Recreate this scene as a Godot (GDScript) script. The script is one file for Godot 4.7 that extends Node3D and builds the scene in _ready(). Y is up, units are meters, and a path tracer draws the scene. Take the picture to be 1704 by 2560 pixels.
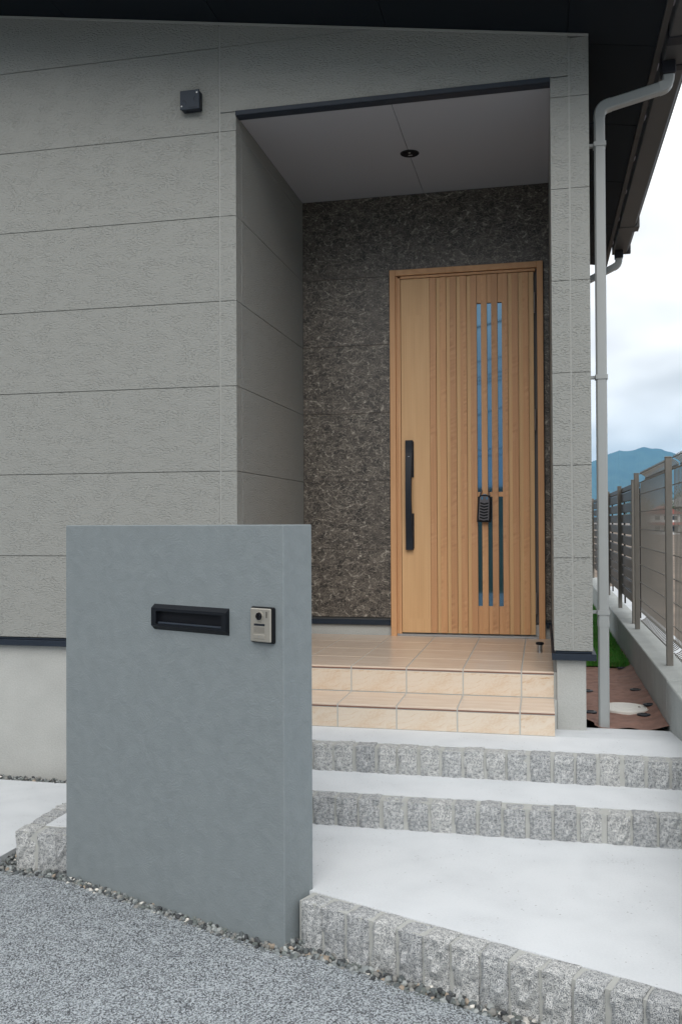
extends Node3D
# A new house entrance under an overcast sky. y = 0 is the lower edge of the siding, z = 0 the face of the front wall,
# x = 0 the left corner of the porch; the asphalt lies at y = ASPH.

const P := 0.455          # height of one siding course
const DZ := -1.3776       # back wall of the porch
const PX1 := 1.6335       # pillar, inner edge
const PX2 := 1.817        # pillar, outer edge
const FLOOR := -0.1148    # porch floor
const STEP1 := -0.2475    # lower tiled step
const LAND := -0.362      # concrete landing
const STEP2 := -0.477     # concrete step
const PAD := -0.590       # lower concrete pad
const ASPH := -0.735
const CEIL := 2.812
const SHEET := -0.415

var M := {}
var taken := {}
var rng := RandomNumberGenerator.new()

func roof_y(x: float) -> float:
	return 3.029 - 0.153 * (x - 1.823)

# ------------------------------------------------------------------ naming
func numbered(n: String) -> String:
	if not taken.has(n):
		taken[n] = 0
		return n
	taken[n] += 1
	return "%s_%03d" % [n, taken[n]]

func tag(o: Node, label: String, category: String, group := "", kind := "") -> Node:
	if label != "":
		o.set_meta("label", label)
	if category != "":
		o.set_meta("category", category)
	if group != "":
		o.set_meta("group", group)
	if kind != "":
		o.set_meta("kind", kind)
	return o

func thing(called: String, at := Vector3.ZERO, turn := 0.0) -> Node3D:
	var o := Node3D.new()
	o.name = numbered(called)
	add_child(o, true)
	o.position = at
	o.rotation.y = turn
	return o

func part(called: String, mesh: Mesh, m: Material, parent: Node, at := Vector3.ZERO, rot := Vector3.ZERO) -> MeshInstance3D:
	var o := MeshInstance3D.new()
	o.name = called if parent != self else numbered(called)
	o.mesh = mesh
	o.material_override = m
	parent.add_child(o, true)
	o.position = at
	o.rotation = rot
	o.cast_shadow = GeometryInstance3D.SHADOW_CASTING_SETTING_ON
	return o

func structure(called: String, mesh: Mesh, m: Material) -> MeshInstance3D:
	var o := part(called, mesh, m, self)
	o.set_meta("kind", "structure")
	return o

# ------------------------------------------------------------------ mesh building
class MB:
	var v := PackedVector3Array()
	var n := PackedVector3Array()
	var c := PackedColorArray()
	var col := Color.WHITE
	var use_col := false
	func tri(a: Vector3, b: Vector3, d: Vector3) -> void:   # counter-clockwise seen from outside
		var nn := (b - a).cross(d - a)
		if nn.length_squared() < 1e-16:
			return
		nn = nn.normalized()
		v.append(a); v.append(d); v.append(b)
		n.append(nn); n.append(nn); n.append(nn)
		if use_col:
			c.append(col); c.append(col); c.append(col)
	func trin(a: Vector3, b: Vector3, d: Vector3, na: Vector3, nb: Vector3, nd: Vector3) -> void:
		v.append(a); v.append(d); v.append(b)
		n.append(na); n.append(nd); n.append(nb)
		if use_col:
			c.append(col); c.append(col); c.append(col)
	func quad(a: Vector3, b: Vector3, d: Vector3, e: Vector3) -> void:
		tri(a, b, d)
		tri(a, d, e)
	func box(lo: Vector3, hi: Vector3, bev := 0.0) -> void:
		if bev <= 0.0:
			var p := []
			for i in 8:
				p.append(Vector3(hi.x if i & 1 else lo.x, hi.y if i & 2 else lo.y, hi.z if i & 4 else lo.z))
			quad(p[4], p[5], p[7], p[6])
			quad(p[1], p[0], p[2], p[3])
			quad(p[5], p[1], p[3], p[7])
			quad(p[0], p[4], p[6], p[2])
			quad(p[6], p[7], p[3], p[2])
			quad(p[0], p[1], p[5], p[4])
			return
		var ctr := (lo + hi) / 2.0
		var h := (hi - lo) / 2.0
		var b := minf(bev, minf(h.x, minf(h.y, h.z)) * 0.95)
		for ax in 3:
			for s in [-1.0, 1.0]:
				var u := (ax + 1) % 3
				var w := (ax + 2) % 3
				var q := []
				for k in [[-1, -1], [1, -1], [1, 1], [-1, 1]]:
					var pt := Vector3.ZERO
					pt[ax] = s * h[ax]
					pt[u] = k[0] * (h[u] - b)
					pt[w] = k[1] * (h[w] - b)
					q.append(ctr + pt)
				if s > 0:
					quad(q[0], q[1], q[2], q[3])
				else:
					quad(q[3], q[2], q[1], q[0])
		for ax in 3:                                           # edges along ax
			var u := (ax + 1) % 3
			var w := (ax + 2) % 3
			for su in [-1.0, 1.0]:
				for sw in [-1.0, 1.0]:
					var q := []
					for k in [[-1, 0], [1, 0], [1, 1], [-1, 1]]:
						var pt := Vector3.ZERO
						pt[ax] = k[0] * (h[ax] - b)
						pt[u] = su * (h[u] - (b if k[1] == 1 else 0.0))
						pt[w] = sw * (h[w] - (0.0 if k[1] == 1 else b))
						q.append(ctr + pt)
					if su * sw < 0:
						quad(q[3], q[2], q[1], q[0])
					else:
						quad(q[0], q[1], q[2], q[3])
		for sx in [-1.0, 1.0]:
			for sy in [-1.0, 1.0]:
				for sz in [-1.0, 1.0]:
					var a := ctr + Vector3(sx * h.x, sy * (h.y - b), sz * (h.z - b))
					var bb := ctr + Vector3(sx * (h.x - b), sy * h.y, sz * (h.z - b))
					var cc := ctr + Vector3(sx * (h.x - b), sy * (h.y - b), sz * h.z)
					if sx * sy * sz > 0:
						tri(a, bb, cc)
					else:
						tri(a, cc, bb)
	# polygon (counter-clockwise as seen from the +axis end) extruded between lo and hi along an axis
	func extrude(poly: PackedVector2Array, axis: String, lo: float, hi: float) -> void:
		var at := func(p: Vector2, t: float) -> Vector3:
			if axis == "z":
				return Vector3(p.x, p.y, t)
			if axis == "y":
				return Vector3(p.x, t, -p.y)          # poly given as (x, -z)
			return Vector3(t, p.y, -p.x)              # poly given as (-z, y)
		if Geometry2D.is_polygon_clockwise(poly) == false:
			poly = poly.duplicate()
			poly.reverse()
		var ids := Geometry2D.triangulate_polygon(poly)
		# triangulate_polygon keeps the winding; find it by area
		for k in range(0, ids.size(), 3):
			var a := poly[ids[k]]
			var b := poly[ids[k + 1]]
			var d := poly[ids[k + 2]]
			if (b - a).cross(d - a) < 0:
				var s := b
				b = d
				d = s
			tri(at.call(a, hi), at.call(b, hi), at.call(d, hi))
			tri(at.call(a, lo), at.call(d, lo), at.call(b, lo))
		var area := 0.0
		for k in poly.size():
			area += poly[k].cross(poly[(k + 1) % poly.size()])
		for k in poly.size():
			var a := poly[k]
			var b := poly[(k + 1) % poly.size()]
			if area < 0:
				var s := a
				a = b
				b = s
			quad(at.call(a, lo), at.call(b, lo), at.call(b, hi), at.call(a, hi))
	func tube(path: Array, r: float, seg := 8, caps := true) -> void:
		var rings := []
		var prev := Vector3.ZERO
		for i in path.size():
			var d: Vector3
			if i == 0:
				d = path[1] - path[0]
			elif i == path.size() - 1:
				d = path[i] - path[i - 1]
			else:
				d = (path[i + 1] - path[i]).normalized() + (path[i] - path[i - 1]).normalized()
			d = d.normalized()
			var side := prev
			if i == 0:
				side = d.cross(Vector3.UP if absf(d.y) < 0.9 else Vector3.RIGHT)
			side = (side - d * side.dot(d)).normalized()
			prev = side
			var up := side.cross(d)
			var ring := []
			for k in seg:
				var a := TAU * k / seg
				ring.append([path[i] + (side * cos(a) + up * sin(a)) * r, side * cos(a) + up * sin(a)])
			rings.append(ring)
		for i in rings.size() - 1:
			for k in seg:
				var a = rings[i][k]
				var b = rings[i][(k + 1) % seg]
				var d = rings[i + 1][(k + 1) % seg]
				var e = rings[i + 1][k]
				trin(a[0], d[0], b[0], a[1], d[1], b[1])
				trin(a[0], e[0], d[0], a[1], e[1], d[1])
		if caps:
			for k in range(1, seg - 1):
				tri(rings[0][0][0], rings[0][k][0], rings[0][k + 1][0])
				var l = rings.size() - 1
				tri(rings[l][0][0], rings[l][k + 1][0], rings[l][k][0])
	# rectangular section swept along a path in a plane of constant z: half width along the turn, depth along z
	func swept_rect(path: Array, hw: float, z0: float, z1: float, bev := 0.006) -> void:
		var rings := []
		for i in path.size():
			var d: Vector2
			if i == 0:
				d = path[1] - path[0]
			elif i == path.size() - 1:
				d = path[i] - path[i - 1]
			else:
				d = (path[i + 1] - path[i]).normalized() + (path[i] - path[i - 1]).normalized()
			d = d.normalized()
			var s := Vector2(d.y, -d.x)
			if i > 0 and i < path.size() - 1:
				s /= maxf(0.5, s.dot(Vector2((path[i] - path[i - 1]).normalized().y, -(path[i] - path[i - 1]).normalized().x)))
			var ring := []
			for q in [[-1, 0, 0, 1], [-1, 0, 1, -1], [-1, 1, 1, 0], [1, -1, 1, 0], [1, 0, 1, -1], [1, 0, 0, 1], [1, -1, 0, 0], [-1, 1, 0, 0]]:
				var w: float = q[0] * hw + q[1] * bev
				var z: float = (z1 if q[2] == 1 else z0) + q[3] * bev
				var xy: Vector2 = path[i] + s * w
				ring.append(Vector3(xy.x, xy.y, z))
			rings.append(ring)
		for i in rings.size() - 1:
			for k in 8:
				quad(rings[i][k], rings[i][(k + 1) % 8], rings[i + 1][(k + 1) % 8], rings[i + 1][k])
		var l := rings.size() - 1
		for k in range(1, 7):
			tri(rings[0][0], rings[0][k + 1], rings[0][k])
			tri(rings[l][0], rings[l][k], rings[l][k + 1])
	func lathe(prof: Array, seg := 24, at := Vector3.ZERO) -> void:   # profile of (radius, y), from the bottom up
		for i in prof.size() - 1:
			for k in seg:
				var a0 := TAU * k / seg
				var a1 := TAU * (k + 1) / seg
				var p0: Vector2 = prof[i]
				var p1: Vector2 = prof[i + 1]
				var a := at + Vector3(p0.x * cos(a0), p0.y, p0.x * sin(a0))
				var b := at + Vector3(p0.x * cos(a1), p0.y, p0.x * sin(a1))
				var d := at + Vector3(p1.x * cos(a1), p1.y, p1.x * sin(a1))
				var e := at + Vector3(p1.x * cos(a0), p1.y, p1.x * sin(a0))
				quad(a, e, d, b)
	func mesh() -> ArrayMesh:
		var arr := []
		arr.resize(Mesh.ARRAY_MAX)
		arr[Mesh.ARRAY_VERTEX] = v
		arr[Mesh.ARRAY_NORMAL] = n
		if use_col:
			arr[Mesh.ARRAY_COLOR] = c
		var m := ArrayMesh.new()
		m.add_surface_from_arrays(Mesh.PRIMITIVE_TRIANGLES, arr)
		return m

func box_mesh(lo: Vector3, hi: Vector3, bev := 0.0) -> ArrayMesh:
	var b := MB.new()
	b.box(lo, hi, bev)
	return b.mesh()

func ext_mesh(poly: Array, axis: String, lo: float, hi: float) -> ArrayMesh:
	var b := MB.new()
	b.extrude(PackedVector2Array(poly), axis, lo, hi)
	return b.mesh()

# polygon on the ground, points (x, z), between heights
func slab_mesh(pts: Array, y0: float, y1: float) -> ArrayMesh:
	var q := []
	for p in pts:
		q.append(Vector2(p.x, -p.y))
	return ext_mesh(q, "y", y0, y1)

# ------------------------------------------------------------------ textures
func noise(seed_: int, freq: float, oct := 3, type := FastNoiseLite.TYPE_SIMPLEX_SMOOTH, fractal := FastNoiseLite.FRACTAL_FBM) -> FastNoiseLite:
	var f := FastNoiseLite.new()
	f.seed = seed_
	f.frequency = freq
	f.noise_type = type
	f.fractal_type = fractal if oct > 1 else FastNoiseLite.FRACTAL_NONE
	f.fractal_octaves = oct
	return f

func bytes(f: FastNoiseLite, w: int, h: int) -> PackedByteArray:
	var im := f.get_seamless_image(w, h, false, false, 0.08, true)
	im.convert(Image.FORMAT_L8)
	return im.get_data()

func srgb8(x: float) -> int:
	x = clampf(x, 0.0, 1.0)
	return int(255.0 * (12.92 * x if x < 0.0031308 else 1.055 * pow(x, 1.0 / 2.4) - 0.055) + 0.5)

# colour texture from a map of bytes through a ramp of linear colours [[t, Color], ...]
func ramp_tex(b: PackedByteArray, w: int, h: int, ramp: Array) -> ImageTexture:
	var lut := PackedByteArray()
	lut.resize(768)
	for i in 256:
		var t := i / 255.0
		var k := 0
		while k < ramp.size() - 2 and t > ramp[k + 1][0]:
			k += 1
		var f := clampf((t - ramp[k][0]) / maxf(1e-5, ramp[k + 1][0] - ramp[k][0]), 0.0, 1.0)
		var c: Color = (ramp[k][1] as Color).lerp(ramp[k + 1][1], f)
		lut[i * 3] = srgb8(c.r)
		lut[i * 3 + 1] = srgb8(c.g)
		lut[i * 3 + 2] = srgb8(c.b)
	var out := PackedByteArray()
	out.resize(w * h * 3)
	for i in w * h:
		var j := b[i] * 3
		out[i * 3] = lut[j]
		out[i * 3 + 1] = lut[j + 1]
		out[i * 3 + 2] = lut[j + 2]
	return ImageTexture.create_from_image(Image.create_from_data(w, h, false, Image.FORMAT_RGB8, out))

func l8_tex(b: PackedByteArray, w: int, h: int) -> ImageTexture:
	return ImageTexture.create_from_image(Image.create_from_data(w, h, false, Image.FORMAT_L8, b))

func lin(r: float, g: float, b: float) -> Color:
	return Color(r, g, b).linear_to_srgb()

func mat(c: Color, rough := 0.8, metal := 0.0) -> StandardMaterial3D:
	var m := StandardMaterial3D.new()
	m.albedo_color = base(c)
	m.roughness = rough
	m.metallic = metal
	if metal == 0.0 and c.get_luminance() < 0.33:
		m.metallic_specular = 0.3          # matt paints and plastics
	return m

# common factor that brings the base colours below to real-world values
const BASE := 0.94

func base(c: Color) -> Color:
	var l := c.srgb_to_linear()
	return Color(l.r * BASE, l.g * BASE, l.b * BASE).linear_to_srgb()

func tri_mat(tex: Texture2D, scale: Vector3, rough: float, height: Texture2D = null, hscale := 0.1, world := true, offset := Vector3.ZERO, tint := Color.WHITE) -> StandardMaterial3D:
	var m := StandardMaterial3D.new()
	m.albedo_color = base(tint)
	m.albedo_texture = tex
	m.roughness = rough
	m.uv1_triplanar = true
	m.uv1_world_triplanar = world
	m.uv1_scale = scale
	m.uv1_offset = offset
	m.uv1_triplanar_sharpness = 8.0
	if height:
		m.heightmap_enabled = true
		m.heightmap_texture = height
		m.heightmap_scale = hscale
	return m

func make_materials() -> void:
	var w := 1024
	# --- siding: grey plaster with clusters of shallow horizontal chips
	var a := bytes(noise(11, 0.062, 3), w, w)
	var b := bytes(noise(12, 0.009, 3), w, w)
	var d := bytes(noise(13, 0.16, 2), w, w)
	var hgt := PackedByteArray()
	hgt.resize(w * w)
	var colb := PackedByteArray()
	colb.resize(w * w)
	for i in w * w:
		var mask := 0.42 + 0.58 * clampf((b[i] - 70) / 110.0, 0.0, 1.0)
		var chip := clampf((a[i] - 134) / 44.0, 0.0, 1.0)
		hgt[i] = int(clampf(150.0 - chip * mask * 125.0 + (d[i] - 128) * 0.16, 0.0, 255.0))
		colb[i] = int(clampf(128.0 + (b[i] - 128) * 0.12 + (d[i] - 128) * 0.35, 0, 255))
	var siding_h := l8_tex(hgt, w, w)
	var siding_c := ramp_tex(colb, w, w, [[0.0, Color(0.254, 0.260, 0.248)], [1.0, Color(0.320, 0.327, 0.313)]])
	for k in 4:
		M["siding%d" % k] = tri_mat(siding_c, Vector3(0.71, 1.55, 0.71), 0.85, siding_h, 0.58, true, Vector3(0.27 * k, 0.41 * k, 0.33 * k))
	M.sealant = mat(lin(0.34, 0.345, 0.335), 0.6)
	# --- dark brown stone print with pale veins
	w = 1536
	var vein := noise(22, 0.013, 3, FastNoiseLite.TYPE_SIMPLEX_SMOOTH, FastNoiseLite.FRACTAL_RIDGED)
	vein.domain_warp_enabled = true
	vein.domain_warp_amplitude = 28.0
	vein.domain_warp_frequency = 0.02
	vein.domain_warp_fractal_octaves = 3
	var v1 := bytes(vein, w, w)
	vein.seed = 23
	vein.frequency = 0.024
	var v2 := bytes(vein, w, w)
	var m1 := bytes(noise(24, 0.014, 2), w, w)
	var cell := noise(25, 0.035, 1, FastNoiseLite.TYPE_CELLULAR)
	cell.cellular_return_type = FastNoiseLite.RETURN_CELL_VALUE
	cell.domain_warp_enabled = true
	cell.domain_warp_amplitude = 30.0
	cell.domain_warp_frequency = 0.03
	var ce := bytes(cell, w, w)
	var fine := bytes(noise(26, 0.09, 3), w, w)
	var st := PackedByteArray()
	st.resize(w * w)
	for i in w * w:
		var base := 42.0 + (ce[i] - 128) * 0.17 + (fine[i] - 128) * 0.42 + (m1[i] - 128) * 0.12 + (v2[i] - 120) * 0.14
		var mk := clampf((m1[i] - 100) / 70.0, 0.0, 1.0)
		var ve := clampf((v1[i] - 186) / 40.0, 0.0, 1.0) * mk * (0.55 + 0.45 * fine[i] / 160.0)
		var ve2 := clampf((v2[i] - 188) / 44.0, 0.0, 1.0) * clampf((175 - m1[i]) / 60.0, 0.0, 1.0) * 0.7
		st[i] = int(clampf(base + 150.0 * maxf(ve, ve2), 0.0, 255.0))
	var stone_c := ramp_tex(st, w, w, [[0.0, Color(0.012, 0.010, 0.009)], [0.16, Color(0.074, 0.063, 0.053)], [0.35, Color(0.155, 0.134, 0.112)], [1.0, Color(0.46, 0.43, 0.375)]])
	for k in 3:
		M["marble%d" % k] = tri_mat(stone_c, Vector3(0.46, 0.70, 0.46), 0.42, null, 0.0, true, Vector3(0.31 * k, 0.43 * k, 0.0))
	w = 1024
	# --- asphalt with exposed pale and dark chips
	cell = noise(31, 0.16, 1, FastNoiseLite.TYPE_CELLULAR)
	cell.cellular_return_type = FastNoiseLite.RETURN_CELL_VALUE
	var c1 := bytes(cell, w, w)
	cell.cellular_return_type = FastNoiseLite.RETURN_DISTANCE2_SUB
	var c2 := bytes(cell, w, w)
	var lf := bytes(noise(33, 0.008, 3), w, w)
	var as_ := PackedByteArray()
	as_.resize(w * w)
	var ah := PackedByteArray()
	ah.resize(w * w)
	for i in w * w:
		var edge := clampf(c2[i] / 70.0, 0.0, 1.0)
		as_[i] = int(clampf(c1[i] * 0.82 * (0.45 + 0.55 * edge) + (lf[i] - 128) * 0.12, 0.0, 255.0))
		ah[i] = int(clampf((0.35 + 0.65 * c1[i] / 255.0) * edge * 255.0, 0.0, 255.0))
	M.asphalt = tri_mat(ramp_tex(as_, w, w, [[0.0, Color(0.045, 0.050, 0.058)], [0.2, Color(0.17, 0.185, 0.198)], [0.4, Color(0.385, 0.43, 0.468)], [0.75, Color(0.64, 0.69, 0.73)], [1.0, Color(0.74, 0.78, 0.81)]]), Vector3(1.6, 1.6, 1.6), 0.85, l8_tex(ah, w, w), 0.28)
	# --- granite
	w = 512
	c1 = bytes(noise(41, 0.11, 2), w, w)
	c2 = bytes(noise(42, 0.03, 3), w, w)
	var g := PackedByteArray()
	g.resize(w * w)
	for i in w * w:
		g[i] = int(clampf(128.0 + (c1[i] - 128) * 1.15 + (c2[i] - 128) * 0.55, 0.0, 255.0))
	var granite_c := ramp_tex(g, w, w, [[0.0, Color(0.07, 0.076, 0.083)], [0.3, Color(0.26, 0.275, 0.285)], [0.6, Color(0.52, 0.53, 0.528)], [1.0, Color(0.76, 0.76, 0.745)]])
	var granite_h := l8_tex(g, w, w)
	for k in 3:
		M["granite%d" % k] = tri_mat(granite_c, Vector3(4.0, 4.0, 4.0), 0.8, granite_h, 0.16, false, Vector3(0.37 * k, 0.21 * k, 0.53 * k), [Color(1, 1, 1), lin(0.84, 0.85, 0.87), lin(0.93, 0.94, 0.955)][k])
	# --- concrete, pale and freshly brushed
	var n1 := bytes(noise(51, 0.008, 4), w, w)
	var n2 := bytes(noise(52, 0.2, 2), w, w)
	var spots := noise(53, 0.05, 1, FastNoiseLite.TYPE_CELLULAR)
	spots.cellular_return_type = FastNoiseLite.RETURN_DISTANCE
	var n3 := bytes(spots, w, w)
	var n4 := bytes(noise(54, 0.012, 1), w, w)
	var co := PackedByteArray()
	co.resize(w * w)
	for i in w * w:
		var s := 120.0 if (n3[i] < 7 and n4[i] > 150) else 0.0
		co[i] = int(clampf(150.0 + (n1[i] - 128) * 0.5 + (n2[i] - 128) * 0.28 - s, 0.0, 255.0))
	var conc := [[0.0, Color(0.19, 0.19, 0.19)], [0.35, Color(0.585, 0.615, 0.645)], [0.7, Color(0.64, 0.67, 0.70)], [1.0, Color(0.66, 0.69, 0.72)]]
	M.concrete = tri_mat(ramp_tex(co, w, w, conc), Vector3(0.9, 0.9, 0.9), 0.9, l8_tex(n2, w, w), 0.04)
	for i in w * w:
		co[i] = int(clampf(128.0 + (n1[i] - 128) * 0.28 + (n2[i] - 128) * 0.45, 0.0, 255.0))
	M.foundation = tri_mat(ramp_tex(co, w, w, [[0.0, Color(0.315, 0.322, 0.312)], [1.0, Color(0.495, 0.505, 0.49)]]), Vector3(0.8, 1.1, 0.8), 0.9, l8_tex(n2, w, w), 0.05)
	M.kerb = tri_mat(ramp_tex(co, w, w, [[0.0, Color(0.25, 0.27, 0.265)], [1.0, Color(0.50, 0.52, 0.51)]]), Vector3(1.3, 0.7, 1.3), 0.9, l8_tex(n2, w, w), 0.06)
	M.mortar = tri_mat(ramp_tex(co, w, w, [[0.0, Color(0.34, 0.35, 0.335)], [1.0, Color(0.50, 0.51, 0.495)]]), Vector3(3, 3, 3), 0.9, l8_tex(n2, w, w), 0.05)
	# --- trowelled blue-grey render of the gate wall
	var t1 := noise(61, 0.026, 4)
	t1.domain_warp_enabled = true
	t1.domain_warp_amplitude = 60.0
	t1.domain_warp_frequency = 0.008
	var tb := bytes(t1, w, w)
	var arcs := noise(62, 0.006, 1)
	var ab := bytes(arcs, w, w)
	var ar := PackedByteArray()
	ar.resize(w * w)
	for i in w * w:
		co[i] = int(clampf(128.0 + (tb[i] - 128) * 0.30 + (n1[i] - 128) * 0.10 + (n2[i] - 128) * 0.16, 0.0, 255.0))
		var line := sin(ab[i] * 1.1) * 20.0 * clampf((tb[i] - 120) / 60.0, 0.0, 1.0)
		ar[i] = int(clampf(128.0 + line + (tb[i] - 128) * 0.35 + (n2[i] - 128) * 0.22, 0.0, 255.0))
	M.render = tri_mat(ramp_tex(co, w, w, [[0.0, Color(0.160, 0.187, 0.200)], [1.0, Color(0.248, 0.283, 0.298)]]), Vector3(1.15, 1.15, 1.15), 0.8, l8_tex(ar, w, w), 0.26)
	# --- wood: vertical fibre; and the same with curly figure
	var wd := PackedByteArray()
	wd.resize(w * w)
	var wc := PackedByteArray()
	wc.resize(w * w)
	var f1 := noise(71, 1.0, 4)
	var f2 := noise(72, 1.0, 2)
	var f3 := noise(73, 1.0, 2)
	for y in w:
		for x in w:
			var u := x / 512.0
			var vv := y / 512.0
			var s := f1.get_noise_2d(u * 42.0, vv * 2.2) * 60.0 + f2.get_noise_2d(u * 5.0, vv * 2.0) * 45.0
			wd[y * w + x] = int(clampf(128.0 + s, 0, 255))
			var mk := clampf(f3.get_noise_2d(u * 4.0 + 9.0, vv * 4.0) * 2.2, 0.0, 1.0)
			wc[y * w + x] = int(clampf(122.0 + s * 0.8 + mk * 120.0 * f2.get_noise_2d(u * 3.0, vv * 60.0 + u * 6.0), 0, 255))
	var oak := [[0.0, Color(0.450, 0.225, 0.100)], [0.5, Color(0.620, 0.346, 0.168)], [1.0, Color(0.720, 0.445, 0.240)]]
	var oak_light := [[0.0, Color(0.520, 0.300, 0.138)], [0.5, Color(0.640, 0.390, 0.192)], [1.0, Color(0.720, 0.472, 0.252)]]
	var wt := ramp_tex(wd, w, w, oak)
	var wl := ramp_tex(wd, w, w, oak_light)
	var wk := ramp_tex(wc, w, w, oak)
	M.wood_panel = tri_mat(wl, Vector3(2.6, 0.5, 2.6), 0.5)
	M.wood_frame = tri_mat(wt, Vector3(3.1, 0.6, 3.1), 0.5, null, 0.0, true, Vector3(0.3, 0.1, 0), lin(0.95, 0.92, 0.90))
	M.wood_head = tri_mat(wt, Vector3(0.5, 6.0, 3.1), 0.5, null, 0.0, true, Vector3(0.3, 0.1, 0), lin(0.95, 0.92, 0.90))
	for k in 4:
		M["slat%d" % k] = tri_mat(wk, Vector3(2.2, 0.55, 2.2), 0.5, null, 0.0, false, Vector3(0.23 * k, 0.31 * k, 0), [lin(0.93, 0.88, 0.86), lin(0.84, 0.79, 0.77), lin(0.97, 0.93, 0.90), lin(0.88, 0.82, 0.80)][k])
	M.wood_recess = tri_mat(wl, Vector3(2.9, 0.55, 2.9), 0.5, null, 0.0, true, Vector3(0.61, 0.4, 0), lin(0.98, 1.0, 0.97))
	# --- tiles: fine streaks on the treads, oblique ochre veins on the risers
	var rb := PackedByteArray()
	rb.resize(w * w)
	for y in w:
		for x in w:
			var u := x / 512.0
			var vv := y / 512.0
			var s := f1.get_noise_2d(u * 2.4, vv * 46.0) * 70.0 + f2.get_noise_2d(u * 2.0, vv * 6.0) * 40.0
			wd[y * w + x] = int(clampf(128.0 + s, 0, 255))
			var dg := vv + 0.30 * u + 0.018 * f2.get_noise_2d(u * 7.0, vv * 7.0)
			var ve := (1.0 - absf(f3.get_noise_2d(u * 1.3, dg * 9.0)) * 14.0) * clampf(0.5 + 1.6 * f2.get_noise_2d(u * 4.0 + 3.0, dg * 4.0), 0.0, 1.0)
			rb[y * w + x] = int(clampf(150.0 + f1.get_noise_2d(u * 30.0, dg * 60.0) * 45.0 + f2.get_noise_2d(u * 3.0, dg * 9.0) * 40.0 - clampf(ve, 0, 1) * 80.0, 0, 255))
	var tread := ramp_tex(wd, w, w, [[0.0, Color(0.53, 0.400, 0.310)], [0.5, Color(0.67, 0.545, 0.440)], [1.0, Color(0.75, 0.64, 0.54)]])
	var riser := ramp_tex(rb, w, w, [[0.0, Color(0.46, 0.260, 0.135)], [0.35, Color(0.60, 0.455, 0.325)], [0.6, Color(0.655, 0.560, 0.455)], [1.0, Color(0.69, 0.615, 0.53)]])
	for k in 3:
		M["tread%d" % k] = tri_mat(tread, Vector3(1.7, 1.7, 1.9), 0.26, null, 0.0, false, Vector3(0.31 * k, 0.2, 0.43 * k))
		M["riser%d" % k] = tri_mat(riser, Vector3(1.7, 1.9, 1.7), 0.4, null, 0.0, false, Vector3(0.37 * k + 0.1, 0.29 * k, 0.0))
	M.nosing = mat(lin(0.20, 0.105, 0.075), 0.6)
	M.grout = mat(lin(0.44, 0.45, 0.435), 0.9)
	# --- brown weed mat
	for y in w:
		for x in w:
			wd[y * w + x] = 110 + (24 if (x % 6 < 3) != (y % 6 < 3) else 0) + int((n1[y * w + x] - 128) * 0.35)
	M.mat_cloth = tri_mat(ramp_tex(wd, w, w, [[0.0, Color(0.10, 0.052, 0.038)], [1.0, Color(0.40, 0.225, 0.175)]]), Vector3(2.2, 2.2, 2.2), 0.75)
	# --- plain ones
	M.soffit = mat(lin(0.010, 0.013, 0.017), 0.65)
	M.soffit.metallic_specular = 0.2
	M.flashing = mat(lin(0.022, 0.030, 0.044), 0.42)
	M.trim_dark = mat(lin(0.026, 0.034, 0.048), 0.45)
	M.fascia = mat(lin(0.060, 0.056, 0.054), 0.55)
	M.gutter = mat(lin(0.070, 0.070, 0.072), 0.45)
	M.gutter_dark = mat(lin(0.020, 0.020, 0.026), 0.5)
	M.metal_clip = mat(lin(0.42, 0.40, 0.46), 0.35, 0.8)
	M.pipe = mat(lin(0.33, 0.35, 0.355), 0.38)
	M.ceiling = mat(lin(0.37, 0.385, 0.42), 0.8)
	M.black = mat(lin(0.007, 0.008, 0.010), 0.5)
	M.black.metallic_specular = 0.25
	M.black_metal = mat(lin(0.020, 0.024, 0.032), 0.38)
	M.mail_black = mat(lin(0.006, 0.007, 0.010), 0.5)
	M.mail_edge = mat(lin(0.009, 0.011, 0.015), 0.42)
	M.box_grey = mat(lin(0.036, 0.046, 0.062), 0.4)
	M.glass = mat(lin(0.115, 0.20, 0.275), 0.03, 1.0)
	M.champagne = mat(lin(0.42, 0.40, 0.355), 0.42, 0.55)
	M.champagne_dark = mat(lin(0.20, 0.19, 0.17), 0.5, 0.3)
	M.steel = mat(lin(0.46, 0.47, 0.48), 0.28, 1.0)
	M.hinge = mat(lin(0.22, 0.20, 0.19), 0.4, 0.7)
	M.sill_metal = mat(lin(0.40, 0.41, 0.42), 0.4, 0.6)
	M.lens = mat(lin(0.006, 0.006, 0.008), 0.06)
	M.key_grey = mat(lin(0.10, 0.095, 0.11), 0.5)
	M.key_blue = mat(lin(0.0, 0.23, 0.48), 0.4)
	M.fence = mat(lin(0.175, 0.162, 0.143), 0.5)
	M.louver = mat(lin(0.055, 0.051, 0.047), 0.4)
	M.louver_dark = mat(lin(0.030, 0.028, 0.027), 0.6)
	M.lid = mat(lin(0.74, 0.73, 0.69), 0.5)
	M.roof = mat(lin(0.03, 0.03, 0.032), 0.6)
	M.wall_core = mat(lin(0.12, 0.12, 0.12), 0.9)
	M.plant = mat(Color.WHITE, 0.7)
	M.plant.vertex_color_use_as_albedo = true
	M.plant.backlight_enabled = true
	M.plant.backlight = lin(0.02, 0.05, 0.01)
	M.stone = mat(Color.WHITE, 0.75)
	M.stone.vertex_color_use_as_albedo = true

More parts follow.
